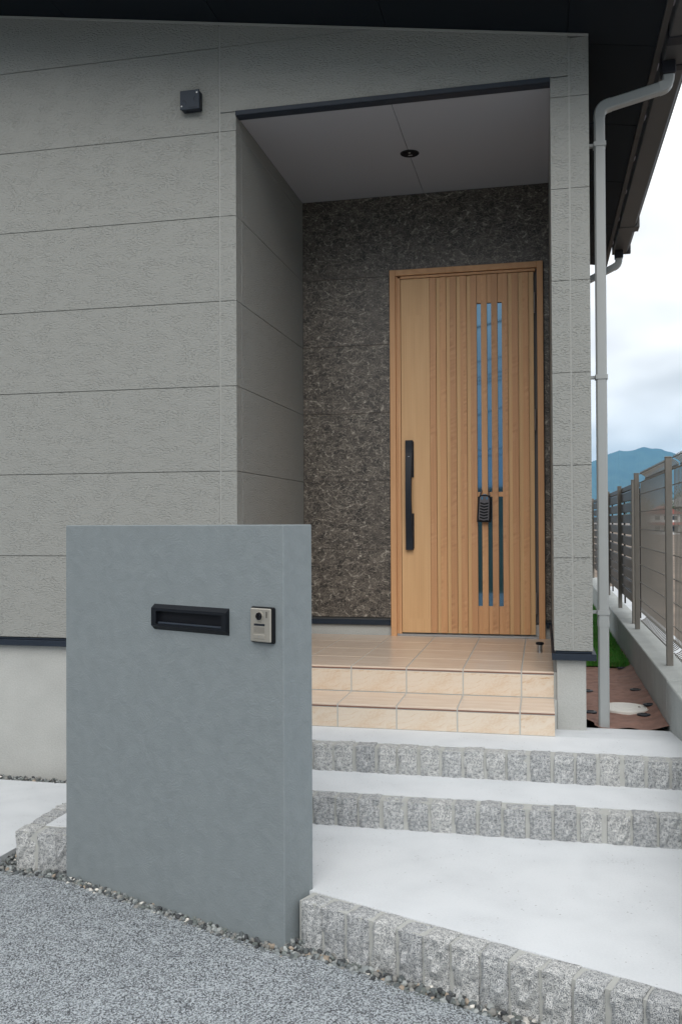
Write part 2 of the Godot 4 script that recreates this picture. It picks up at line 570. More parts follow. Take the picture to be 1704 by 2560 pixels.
# ------------------------------------------------------------------ sky
func make_sky() -> ImageTexture:
	var w := 1024
	var h := 512
	var im := Image.create(w, h, false, Image.FORMAT_RGBF)
	var a := noise(101, 2.2, 5)
	var b := noise(102, 0.9, 3)
	for y in h:
		var el := PI * (0.5 - (y + 0.5) / h)
		var sy := sin(el)
		for x in w:
			var az := TAU * (x + 0.5) / w
			if el < -0.02:
				im.set_pixel(x, y, Color(0.30, 0.31, 0.31))
				continue
			# clouds lie in a high sheet, so they flatten towards the horizon
			var k := 1.0 / (sy + 0.16)
			var p := Vector3(cos(az) * cos(el) * k, 1.0, sin(az) * cos(el) * k)
			var c1 := a.get_noise_3dv(p)
			var c2 := b.get_noise_3dv(p + Vector3(7, 3, 1))
			var lum := SKY_BASE * (0.88 + 0.54 * sy) * (1.0 + 0.36 * c1 + 0.16 * c2)
			var thin := clampf(c2 * 1.7 - 0.25, 0.0, 1.0) * clampf(1.0 - sy * 1.6, 0.0, 1.0)
			var col := Color(1.0, 0.998, 0.995).lerp(Color(0.76, 0.88, 1.0), thin * 0.18)
			im.set_pixel(x, y, Color(col.r * lum, col.g * lum, col.b * lum))
	return ImageTexture.create_from_image(im)

const SKY_BASE := 1.0

func _ready() -> void:
	rng.seed = 20240611
	# ---------------- camera
	var cam := Camera3D.new()
	cam.name = "camera"
	add_child(cam)
	var yaw := 0.2175
	var pitch := 0.0119
	var roll := -0.0047
	var r1 := Basis(Vector3.UP, yaw)
	cam.basis = r1 * Basis(Vector3.RIGHT, pitch) * Basis(Vector3(0, 0, 1), roll)
	cam.position = Vector3(1.5808, 0.6319, 4.5997)
	cam.fov = rad_to_deg(2.0 * atan(1280.0 / 2274.34))
	cam.near = 0.05
	cam.far = 20000.0
	cam.current = true
	# ---------------- sky, sun, exposure
	var env := Environment.new()
	env.background_mode = Environment.BG_SKY
	var sky := Sky.new()
	var pano := PanoramaSkyMaterial.new()
	pano.panorama = make_sky()
	sky.sky_material = pano
	env.sky = sky
	env.tonemap_mode = Environment.TONE_MAPPER_LINEAR
	env.tonemap_exposure = 1.2
	env.sdfgi_enabled = true
	env.ssao_enabled = true
	env.ssil_enabled = true
	env.fog_enabled = true
	env.fog_density = 0.0002
	env.fog_light_color = lin(0.22, 0.60, 1.0)
	var we := WorldEnvironment.new()
	we.name = "environment"
	we.environment = env
	add_child(we)
	var sun := DirectionalLight3D.new()
	sun.name = "sun"
	sun.light_energy = 0.5
	sun.light_angular_distance = 45.0
	sun.light_color = Color(1.0, 0.98, 0.95)
	sun.shadow_enabled = true
	add_child(sun)
	sun.look_at_from_position(Vector3(1.8, 6.9, 9.2), Vector3.ZERO)

	make_materials()
	build_terrain()
	build_paving()
	build_house()
	build_porch_tiles()
	build_door()
	build_eaves()
	build_gate_wall()
	build_small_things()
	build_side_yard()
	build_fences()
	build_gravel()
	build_surroundings()

# ------------------------------------------------------------------ far setting
func build_terrain() -> void:
	var soil := noise(81, 0.02, 3)
	var sb := bytes(soil, 256, 256)
	var soil_m := tri_mat(ramp_tex(sb, 256, 256, [[0.0, Color(0.10, 0.075, 0.055)], [1.0, Color(0.22, 0.17, 0.13)]]), Vector3(0.12, 0.12, 0.12), 0.95)
	var field_m := tri_mat(ramp_tex(sb, 256, 256, [[0.0, Color(0.020, 0.032, 0.014)], [1.0, Color(0.055, 0.075, 0.032)]]), Vector3(0.05, 0.05, 0.05), 0.95)
	# one sheet to the horizon
	var b := MB.new()
	b.quad(Vector3(-4600, -0.86, 4600), Vector3(4600, -0.86, 4600), Vector3(4600, -0.86, -4600), Vector3(-4600, -0.86, -4600))
	structure("ground", b.mesh(), soil_m)
	# planted field on the far side of the road, behind the camera
	b = MB.new()
	b.quad(Vector3(-600, -0.80, 400), Vector3(600, -0.80, 400), Vector3(600, -0.80, 10.5), Vector3(-600, -0.80, 10.5))
	structure("field", b.mesh(), field_m)
	# the mountain, about 3.6 km off behind the fence, and a nearer wooded hill to its right
	var wood := tri_mat(ramp_tex(sb, 256, 256, [[0.0, Color(0.018, 0.030, 0.016)], [1.0, Color(0.050, 0.075, 0.035)]]), Vector3(0.002, 0.002, 0.002), 0.95)
	ridge("mountain", 3600.0, [[-0.9, 0.02], [-0.5, 0.035], [-0.1, 0.045], [0.15, 0.05], [0.262, 0.060], [0.2914, 0.0729], [0.3063, 0.0782], [0.3108, 0.0772], [0.3197, 0.0782], [0.3332, 0.0819], [0.3421, 0.0800], [0.3518, 0.0797], [0.3593, 0.0767], [0.3668, 0.0748], [0.40, 0.066], [0.46, 0.070], [0.55, 0.055], [0.75, 0.04], [1.2, 0.02]], wood, 900.0)
	ridge("hill", 900.0, [[0.32, -0.001], [0.345, 0.002], [0.355, 0.012], [0.368, 0.030], [0.39, 0.042], [0.44, 0.05], [0.52, 0.048], [0.7, 0.03], [0.95, 0.0]], wood, 220.0)
	ridge("wooded_hills", 320.0, [[-1.3, 0.0], [-0.9, 0.030], [-0.6, 0.044], [-0.3, 0.040], [-0.1, 0.043], [0.1, 0.041], [0.3, 0.046], [0.6, 0.036], [1.0, 0.0]], wood, 120.0, true)

# a ridge of real depth: crest heights given by bearing (tangent to the right of the view) and slope above eye level
func ridge(called: String, dist: float, prof: Array, m: Material, depth: float, behind := false) -> void:
	var eye := Vector3(1.5808, 0.6319, 4.5997)
	var fw := Vector3(-0.2158, 0, -0.9764)
	var rt := Vector3(0.9764, 0, -0.2158)
	if behind:
		fw = -fw
	var b := MB.new()
	var nz := noise(90 + called.length(), 4.0, 4)
	var cols := []
	for i in prof.size() - 1:
		for s in 6:
			var t := s / 6.0
			cols.append([lerpf(prof[i][0], prof[i + 1][0], t), lerpf(prof[i][1], prof[i + 1][1], t)])
	cols.append(prof[prof.size() - 1])
	var grid := []
	for c in cols:
		var dir: Vector3 = fw + rt * c[0]
		var top: float = 0.6319 + c[1] * dist + nz.get_noise_1d(c[0] * 12.0) * dist * 0.0009
		var row := []
		for k in 7:
			var f := absf(k - 3) / 3.0                      # 0 at the crest
			var p := eye + dir * (dist + (k - 3) / 3.0 * depth)
			var hgt := lerpf(top, -2.0, pow(f, 0.8))
			if k != 3:
				hgt += nz.get_noise_2d(c[0] * 9.0, k * 0.6) * (top + 1.0) * 0.06
			row.append(Vector3(p.x, maxf(hgt, -3.0) if k != 0 and k != 6 else -3.0, p.z))
		grid.append(row)
	for i in grid.size() - 1:
		for k in 6:
			b.quad(grid[i][k], grid[i + 1][k], grid[i + 1][k + 1], grid[i][k + 1])
	structure(called, b.mesh(), m)

# ------------------------------------------------------------------ paving
var W_DIR := Vector2(cos(deg_to_rad(22.6)), sin(deg_to_rad(22.6)))
var W_B := Vector2(0.767, 1.78)          # right front corner of the gate wall in plan
var W_N := Vector2(-sin(deg_to_rad(22.6)), cos(deg_to_rad(22.6)))
var R_DIR := Vector2(cos(deg_to_rad(22.0)), sin(deg_to_rad(22.0)))
var R_A := Vector2(0.800, 1.742)         # start of the front row of stones
var block_meshes := []

func make_block(seed_: int, size: Vector3) -> ArrayMesh:
	# a split granite cube: front (+z) rough, edges worn; origin in the middle of the bottom
	var nz := noise(seed_, 1.0, 2)
	var b := MB.new()
	var nx := 5
	var ny := 6
	var nzc := 4
	var jig := func(p: Vector3) -> Vector3:
		var q := p
		var e := Vector3(absf(p.x) / (size.x / 2), p.y / size.y, absf(p.z) / (size.z / 2))
		# rounded, chipped edges
		var near := int(e.x > 0.99) + int(e.y > 0.99) + int(e.z > 0.99)
		if near >= 2:
			q -= Vector3(signf(p.x) * 0.0035 if e.x > 0.99 else 0.0, 0.004 if e.y > 0.99 else 0.0, signf(p.z) * 0.0045 if e.z > 0.99 else 0.0)
		q.z += nz.get_noise_3d(p.x * 38, p.y * 38, p.z * 20) * (0.017 if p.z > 0 else 0.003)
		q.y += nz.get_noise_3d(p.x * 30 + 9, p.y * 20, p.z * 30) * 0.005 * e.y
		q.x += nz.get_noise_3d(p.x * 20, p.y * 30 + 5, p.z * 30) * 0.002
		return q
	var face := func(o: Vector3, du: Vector3, dv: Vector3, nu: int, nv: int) -> void:
		for i in nu:
			for j in nv:
				var p00: Vector3 = jig.call(o + du * (float(i) / nu) + dv * (float(j) / nv))
				var p10: Vector3 = jig.call(o + du * (float(i + 1) / nu) + dv * (float(j) / nv))
				var p11: Vector3 = jig.call(o + du * (float(i + 1) / nu) + dv * (float(j + 1) / nv))
				var p01: Vector3 = jig.call(o + du * (float(i) / nu) + dv * (float(j + 1) / nv))
				b.quad(p00, p10, p11, p01)
	var h := size / 2.0
	face.call(Vector3(-h.x, 0, h.z), Vector3(size.x, 0, 0), Vector3(0, size.y, 0), nx, ny)
	face.call(Vector3(-h.x, size.y, h.z), Vector3(size.x, 0, 0), Vector3(0, 0, -size.z), nx, nzc)
	face.call(Vector3(h.x, 0, h.z), Vector3(0, 0, -size.z), Vector3(0, size.y, 0), 3, ny)
	face.call(Vector3(-h.x, 0, -h.z), Vector3(0, 0, size.z), Vector3(0, size.y, 0), 3, ny)
	face.call(Vector3(h.x, 0, -h.z), Vector3(-size.x, 0, 0), Vector3(0, size.y, 0), 2, 2)
	return b.mesh()

func block_row(parent: Node, start: Vector2, dir: Vector2, count: int, pitch: float, top: float) -> void:
	# stones stand in a line from start (front edge), their rough faces to the right-hand side of dir turned towards the street
	var face := Vector2(-dir.y, dir.x)
	var turn := atan2(face.x, face.y)
	for i in count:
		var s := pitch * (i + 0.5) + rng.randf_range(-0.004, 0.004)
		var p := start + dir * s - face * 0.045
		var o := part("granite_block", block_meshes[rng.randi() % block_meshes.size()], M["granite%d" % (rng.randi() % 3)], parent, Vector3(p.x, top - 0.185 + rng.randf_range(-0.003, 0.003), p.y), Vector3(0, turn + rng.randf_range(-0.03, 0.03), 0))
		o.scale = Vector3(rng.randf_range(0.96, 1.03), 1, 1)

func build_paving() -> void:
	for k in 8:
		block_meshes.append(make_block(200 + k, Vector3(0.0880, 0.185, 0.09)))
	# asphalt: its edge keeps a hand's width off the wall and the stones
	var edge := []
	for p in [Vector2(-9, 1.46), Vector2(-0.62, 1.37), Vector2(-0.42, 1.375), Vector2(-0.27, 1.405)]:
		edge.append(p)
	for k in 9:
		var s := -1.0 + k * 0.125
		edge.append(W_B + W_DIR * s + W_N * (0.034 + rng.randf_range(-0.008, 0.008)))
	for k in 9:
		edge.append(R_A + R_DIR * (0.05 + k * 0.2) + Vector2(-R_DIR.y, R_DIR.x) * (0.042 + rng.randf_range(-0.008, 0.008)))
	edge.append(Vector2(14, 7.0))
	edge.append(Vector2(60, 7.0))
	edge.append(Vector2(60, 10.4))
	edge.append(Vector2(-60, 10.4))
	edge.append(Vector2(-60, 4.0))
	edge.append(Vector2(-9, 4.0))
	structure("asphalt", slab_mesh(edge, -0.85, ASPH), M.asphalt)
	# carport slab on the left, falling a little towards the house
	var b := MB.new()
	var x0 := -7.0
	var x1 := -0.625
	var zs := [0.055, 1.36]
	var ys := [-0.785, -0.742]
	b.quad(Vector3(x0, ys[1], zs[1]), Vector3(x1, ys[1], zs[1]), Vector3(x1, ys[0], zs[0]), Vector3(x0, ys[0], zs[0]))
	b.quad(Vector3(x1, -0.95, zs[1]), Vector3(x1, -0.95, zs[0]), Vector3(x1, ys[0], zs[0]), Vector3(x1, ys[1], zs[1]))
	b.quad(Vector3(x0, -0.95, zs[1]), Vector3(x1, -0.95, zs[1]), Vector3(x1, ys[1], zs[1]), Vector3(x0, ys[1], zs[1]))
	b.quad(Vector3(x1, -0.95, zs[0]), Vector3(x0, -0.95, zs[0]), Vector3(x0, ys[0], zs[0]), Vector3(x1, ys[0], zs[0]))
	structure("carport_slab", b.mesh(), M.concrete)
	# --- lower pad
	var kerb_x := 2.192
	var fr := Vector2(-R_DIR.y, R_DIR.x)
	var back_a := R_A - fr * 0.088
	var t_end := (kerb_x - back_a.x) / R_DIR.x
	var wall_back := W_B - W_N * 0.153
	var pad := structure("concrete_pad", slab_mesh([Vector2(-0.394, 0.05), Vector2(-0.394, 1.236), Vector2(-0.30, 1.236), wall_back - W_DIR * 1.02 + W_N * 0.02, wall_back + W_N * 0.02, back_a, back_a + R_DIR * t_end, Vector2(kerb_x, 0.05)], -0.85, PAD), M.concrete)
	block_row(pad, R_A, R_DIR, 17, 0.0918, PAD + 0.002)
	block_row(pad, Vector2(-0.477, 1.322), Vector2(1, 0), 2, 0.0885, PAD + 0.002)
	part("granite_block", block_meshes[3], M.granite1, pad, Vector3(-0.262, PAD - 0.183, 1.277), Vector3(0, 0.02, 0))
	# left flank, running back to the house: rough faces turned to the slab
	for i in 12:
		var z := 1.232 - 0.0945 * (i + 0.5)
		part("granite_block", block_meshes[rng.randi() % 8], M["granite%d" % (rng.randi() % 3)], pad, Vector3(-0.434, PAD - 0.183 + rng.randf_range(-0.003, 0.003), z), Vector3(0, -PI / 2 + rng.randf_range(-0.03, 0.03), 0))
	# mortar bed that fills the joints a little behind the faces
	var mb := MB.new()
	var q := []
	for pt in [R_A - fr * 0.011, R_A + R_DIR * 1.58 - fr * 0.011, R_A + R_DIR * 1.58 - fr * 0.089, R_A - fr * 0.089]:
		q.append(Vector2(pt.x, -pt.y))
	mb.extrude(PackedVector2Array(q), "y", -0.85, PAD - 0.003)
	mb.box(Vector3(-0.470, -0.85, 1.236), Vector3(-0.235, PAD - 0.003, 1.314))
	mb.box(Vector3(-0.470, -0.85, 0.10), Vector3(-0.394, PAD - 0.003, 1.234))
	part("mortar", mb.mesh(), M.mortar, pad)
	# --- middle step and landing
	var sx := -0.10
	var step := structure("concrete_step", box_mesh(Vector3(sx, PAD - 0.2, 0.05), Vector3(kerb_x, STEP2, 0.926)), M.concrete)
	block_row(step, Vector2(sx, 1.008), Vector2(1, 0), 24, 0.0952, STEP2 + 0.002)
	part("mortar", box_mesh(Vector3(sx + 0.004, PAD - 0.15, 0.926), Vector3(kerb_x, STEP2 - 0.003, 0.997)), M.mortar, step)
	# the landing dips towards the gap beside the pillar
	b = MB.new()
	var back := -0.165
	var zf := 0.540
	var yb := LAND - 0.046
	var z_mid := 0.262
	b.quad(Vector3(sx, LAND, zf), Vector3(kerb_x, LAND, zf), Vector3(kerb_x, LAND, z_mid), Vector3(sx, LAND, z_mid))
	b.quad(Vector3(1.60, LAND, z_mid), Vector3(kerb_x, LAND, z_mid), Vector3(kerb_x, yb, back), Vector3(1.60, yb, back))
	b.quad(Vector3(kerb_x, -0.7, back), Vector3(1.60, -0.7, back), Vector3(1.60, yb, back), Vector3(kerb_x, yb, back))
	b.quad(Vector3(sx, -0.7, z_mid), Vector3(sx, -0.7, zf), Vector3(sx, LAND, zf), Vector3(sx, LAND, z_mid))
	b.quad(Vector3(sx, -0.7, zf), Vector3(kerb_x, -0.7, zf), Vector3(kerb_x, LAND, zf), Vector3(sx, LAND, zf))
	var landing := structure("concrete_landing", b.mesh(), M.concrete)
	block_row(landing, Vector2(sx, 0.624), Vector2(1, 0), 24, 0.0952, LAND + 0.002)
	part("mortar", box_mesh(Vector3(sx + 0.004, STEP2 - 0.15, 0.540), Vector3(kerb_x, LAND - 0.003, 0.613)), M.mortar, landing)

# ------------------------------------------------------------------ house
var house: Node3D

func build_house() -> void:
	house = thing("house")
	tag(house, "grey textured house front with recessed porch, brown stone back wall and dark eaves", "house")
	var g := 0.0015
	var t := 0.014
	# inner core of the walls
	var b := MB.new()
	var rf := func(x: float) -> float: return roof_y(x) - 0.01
	b.extrude(PackedVector2Array([Vector2(-6, -0.02), Vector2(-0.017, -0.02), Vector2(-0.017, rf.call(-0.017)), Vector2(-6, rf.call(-6))]), "z", -4.0, -0.0165)
	b.extrude(PackedVector2Array([Vector2(-0.017, -0.02), Vector2(1.80, -0.02), Vector2(1.80, rf.call(1.80)), Vector2(-0.017, rf.call(-0.017))]), "z", -4.0, DZ - 0.06)
	b.extrude(PackedVector2Array([Vector2(1.651, -0.02), Vector2(1.80, -0.02), Vector2(1.80, rf.call(1.80)), Vector2(1.651, rf.call(1.651))]), "z", DZ - 0.06, -0.0165)
	b.extrude(PackedVector2Array([Vector2(-0.017, CEIL + 0.03), Vector2(1.651, CEIL + 0.03), Vector2(1.651, rf.call(1.651)), Vector2(-0.017, rf.call(-0.017))]), "z", DZ - 0.06, -0.0165)
	part("wall_core", b.mesh(), M.wall_core, house)
	# foundation
	b = MB.new()
	b.box(Vector3(-6, -1.0, -4.0), Vector3(-0.03, -0.02, -0.03))
	part("foundation", b.mesh(), M.foundation, house)
	part("foundation", box_mesh(Vector3(1.6445, -1.0, -3.98), Vector3(1.785, -0.02, -0.031), 0.004), M.foundation, house)
	part("foundation", box_mesh(Vector3(-0.02, -0.30, DZ - 0.5), Vector3(1.64, -0.03, DZ - 0.012)), M.foundation, house)
	# --- siding of the left wall: one long panel a course
	for k in 8:
		var y0 := k * P + g
		var y1 := (k + 1) * P - g
		if k < 7:
			part("siding_panel", box_mesh(Vector3(-5.9, y0, -t), Vector3(-0.0965, y1, 0), 0.0015), M["siding%d" % (rng.randi() % 4)], house)
		else:
			part("siding_panel", ext_mesh([Vector2(-3.1, y0), Vector2(-0.0965, y0), Vector2(-0.0965, roof_y(-0.0965) - 0.012), Vector2(-3.1, roof_y(-3.1) - 0.012)], "z", -t, 0), M["siding%d" % (rng.randi() % 4)], house)
	# --- corner pieces of the porch opening (L in plan), one a course
	for k in 7:
		var y0 := k * P + g
		var y1 := minf((k + 1) * P - g, 2.828)
		if k == 0:
			y0 = 0.0
		part("corner_panel", slab_mesh([Vector2(-0.0875, 0), Vector2(0, 0), Vector2(0, -0.0875), Vector2(-t, -0.0875), Vector2(-t, -t), Vector2(-0.0875, -t)], y0, y1), M["siding%d" % (rng.randi() % 4)], house)
		part("corner_panel", slab_mesh([Vector2(1.7195, 0), Vector2(PX1, 0), Vector2(PX1, -0.0875), Vector2(PX1 + t, -0.0875), Vector2(PX1 + t, -t), Vector2(1.7195, -t)], y0, y1), M["siding%d" % (rng.randi() % 4)], house)
		y1 = (k + 1) * P - g if k < 6 else roof_y(1.77) - 0.02
		part("corner_panel", slab_mesh([Vector2(1.7285, 0), Vector2(PX2, 0), Vector2(PX2, -0.0875), Vector2(PX2 - t, -0.0875), Vector2(PX2 - t, -t), Vector2(1.7285, -t)], y0, y1), M["siding%d" % (rng.randi() % 4)], house)
	# --- panels over the opening
	part("siding_panel", ext_mesh([Vector2(-0.0875, 2.8335), Vector2(1.7195, 2.8335), Vector2(1.7195, roof_y(1.7195) - 0.012), Vector2(0.735, 7 * P - g), Vector2(-0.0875, 7 * P - g)], "z", -t, 0), M["siding%d" % (rng.randi() % 4)], house)
	part("siding_panel", ext_mesh([Vector2(-0.0875, 7 * P + g), Vector2(0.69, 7 * P + g), Vector2(-0.0875, roof_y(-0.0875) - 0.012)], "z", -t, 0), M["siding%d" % (rng.randi() % 4)], house)
	# --- sealant in the upright joints
	for s in [[-0.0965, -0.0875, roof_y(-0.09) - 0.02], [1.7195, 1.7285, roof_y(1.73) - 0.02]]:
		part("sealant_joint", box_mesh(Vector3(s[0], 0, -t), Vector3(s[1], s[2], -0.0035)), M.sealant, house)
	# --- porch side wall, left and right
	for k in 7:
		var y0 := k * P + g
		var y1 := minf((k + 1) * P - g, CEIL)
		part("siding_panel", box_mesh(Vector3(-t, y0, DZ - 0.014), Vector3(0, y1, -0.0925), 0.0015), M["siding%d" % (rng.randi() % 4)], house)
		part("siding_panel", box_mesh(Vector3(PX1, y0, DZ - 0.014), Vector3(PX1 + t, y1, -0.0925), 0.0015), M["siding%d" % (rng.randi() % 4)], house)
		y1 = (k + 1) * P - g if k < 6 else roof_y(PX2) - 0.02
		part("siding_panel", box_mesh(Vector3(PX2 - t, y0, -3.98), Vector3(PX2, y1, -0.0925), 0.0015), M["siding%d" % (rng.randi() % 4)], house)
	part("sealant_joint", box_mesh(Vector3(-t, 0, -0.0925), Vector3(-0.003, CEIL, -0.0875)), M.sealant, house)
	# --- stone-print panels of the porch back wall, cut round the door
	for k in 7:
		var y0 := k * P + 0.0008
		var y1 := minf((k + 1) * P - 0.0008, CEIL - 0.002)
		var za := DZ - 0.014
		if y0 < 2.2 and k < 5:
			part("stone_panel", box_mesh(Vector3(0.002, y0, za), Vector3(0.596, y1, DZ), 0.001), M["marble%d" % (k % 3)], house)
			part("stone_panel", box_mesh(Vector3(1.600, y0, za), Vector3(PX1 - 0.002, y1, DZ), 0.001), M["marble%d" % (k % 3)], house)
		elif k == 5:
			part("stone_panel", ext_mesh([Vector2(0.002, y0), Vector2(0.596, y0), Vector2(0.596, 2.310), Vector2(1.600, 2.310), Vector2(1.600, y0), Vector2(PX1 - 0.002, y0), Vector2(PX1 - 0.002, y1), Vector2(0.002, y1)], "z", za, DZ), M["marble%d" % (k % 3)], house)
		else:
			part("stone_panel", box_mesh(Vector3(0.002, y0, za), Vector3(PX1 - 0.002, y1, DZ), 0.001), M["marble%d" % (k % 3)], house)
	part("wall_core", box_mesh(Vector3(-0.017, -0.02, DZ - 0.06), Vector3(1.651, CEIL + 0.03, DZ - 0.0155)), M.wall_core, house)
	# --- drip flashing under the siding
	var fl := func(lo: Vector3, hi: Vector3) -> void:
		part("flashing", box_mesh(lo, hi, 0.002), M.flashing, house)
	fl.call(Vector3(-6, -0.046, -0.03), Vector3(0.012, -0.014, 0.014))
	fl.call(Vector3(-6, -0.013, -0.03), Vector3(0.0, -0.004, -0.003))
	fl.call(Vector3(PX1 - 0.012, -0.046, -3.98), Vector3(PX2 + 0.016, -0.014, 0.014))
	fl.call(Vector3(PX1 + 0.004, -0.013, -3.98), Vector3(PX2 - 0.004, -0.004, -0.004))
	fl.call(Vector3(0.014, -0.049, DZ - 0.02), Vector3(0.597, -0.015, DZ + 0.012))
	fl.call(Vector3(1.599, -0.049, DZ - 0.02), Vector3(PX1 - 0.014, -0.015, DZ + 0.012))
	# --- ceiling of the porch: two boards with a joint, and the dark trim at the mouth
	part("ceiling_panel", box_mesh(Vector3(0.001, CEIL, DZ), Vector3(0.8275, CEIL + 0.012, -0.056)), M.ceiling, house)
	part("ceiling_panel", box_mesh(Vector3(0.8305, CEIL, DZ), Vector3(PX1 - 0.001, CEIL + 0.012, -0.056)), M.ceiling, house)
	b = MB.new()
	b.box(Vector3(0.0005, 2.806, -0.055), Vector3(PX1 - 0.0005, 2.8315, -0.0005))
	b.box(Vector3(0.0005, 2.8065, 0.0), Vector3(PX1 - 0.0005, 2.831, 0.011), 0.0015)
	part("opening_trim", b.mesh(), M.trim_dark, house)
	# --- pale bead where the wall meets the soffit
	part("eave_bead", ext_mesh([Vector2(-3.1, roof_y(-3.1) - 0.013), Vector2(PX2, roof_y(PX2) - 0.013), Vector2(PX2, roof_y(PX2) - 0.003), Vector2(-3.1, roof_y(-3.1) - 0.003)], "z", -0.012, 0.006), M.sealant, house)

# ------------------------------------------------------------------ tiled porch
func build_porch_tiles() -> void:
	var b := MB.new()
	b.box(Vector3(-0.01, LAND - 0.2, DZ - 0.01), Vector3(1.631, FLOOR - 0.0025, -0.0635))
	b.box(Vector3(-0.01, LAND - 0.2, -0.07), Vector3(1.6295, STEP1 - 0.0025, 0.2655))
	b.box(Vector3(1.631, LAND - 0.1, -1.3), Vector3(1.6438, STEP1 - 0.003, -0.033))
	b.box(Vector3(1.6312, STEP1 - 0.003, -1.3), Vector3(1.6438, FLOOR - 0.003, -0.064))
	var porch := structure("porch_floor", b.mesh(), M.grout)
	var xs := [-0.0, 0.021, 0.3115, 0.6015, 0.8913, 1.1811, 1.4722, 1.6305]
	var g := 0.0032
	var bev := 0.0012
	var zs := [DZ, -1.043, -0.716, -0.3885, -0.0615]
	for i in xs.size() - 1:
		var x0: float = xs[i] + g
		var x1: float = xs[i + 1] - (g if i < xs.size() - 2 else 0.0)
		if x1 - x0 < 0.005:
			continue
		var w := (x1 - x0) / 2.0
		for j in 4:
			var z0: float = zs[j] + g
			var z1: float = zs[j + 1] - (g if j < 3 else 0.0)
			var d := (z1 - z0) / 2.0
			part("floor_tile", box_mesh(Vector3(-w, -0.009, -d), Vector3(w, 0, d), bev), M["tread%d" % (rng.randi() % 3)], porch, Vector3((x0 + x1) / 2, FLOOR, (z0 + z1) / 2))
		var cx := (x0 + x1) / 2
		# nosing strips and risers
		part("nosing", box_mesh(Vector3(-w, -0.0155, -0.012), Vector3(w, -0.0092, 0.0), 0.001), M.nosing, porch, Vector3(cx, FLOOR, -0.0612))
		var h1 := (FLOOR - 0.0195) - (STEP1 + g)
		part("riser_tile", box_mesh(Vector3(-w, 0, -0.006), Vector3(w, h1, 0.0015), bev), M["riser%d" % (rng.randi() % 3)], porch, Vector3(cx, STEP1 + g, -0.0632))
		var d2 := (0.268 + 0.0615 - g) / 2.0
		part("floor_tile", box_mesh(Vector3(-w, -0.009, -d2), Vector3(w, 0, d2), bev), M["tread%d" % (rng.randi() % 3)], porch, Vector3(cx, STEP1, -0.0615 + g + d2))
		part("nosing", box_mesh(Vector3(-w, -0.0155, -0.012), Vector3(w, -0.0092, 0.0), 0.001), M.nosing, porch, Vector3(cx, STEP1, 0.2683))
		var h2 := (STEP1 - 0.0195) - (LAND + 0.002)
		part("riser_tile", box_mesh(Vector3(-w, 0, -0.006), Vector3(w, h2, 0.0015), bev), M["riser%d" % (rng.randi() % 3)], porch, Vector3(cx, LAND + 0.002, 0.2662))

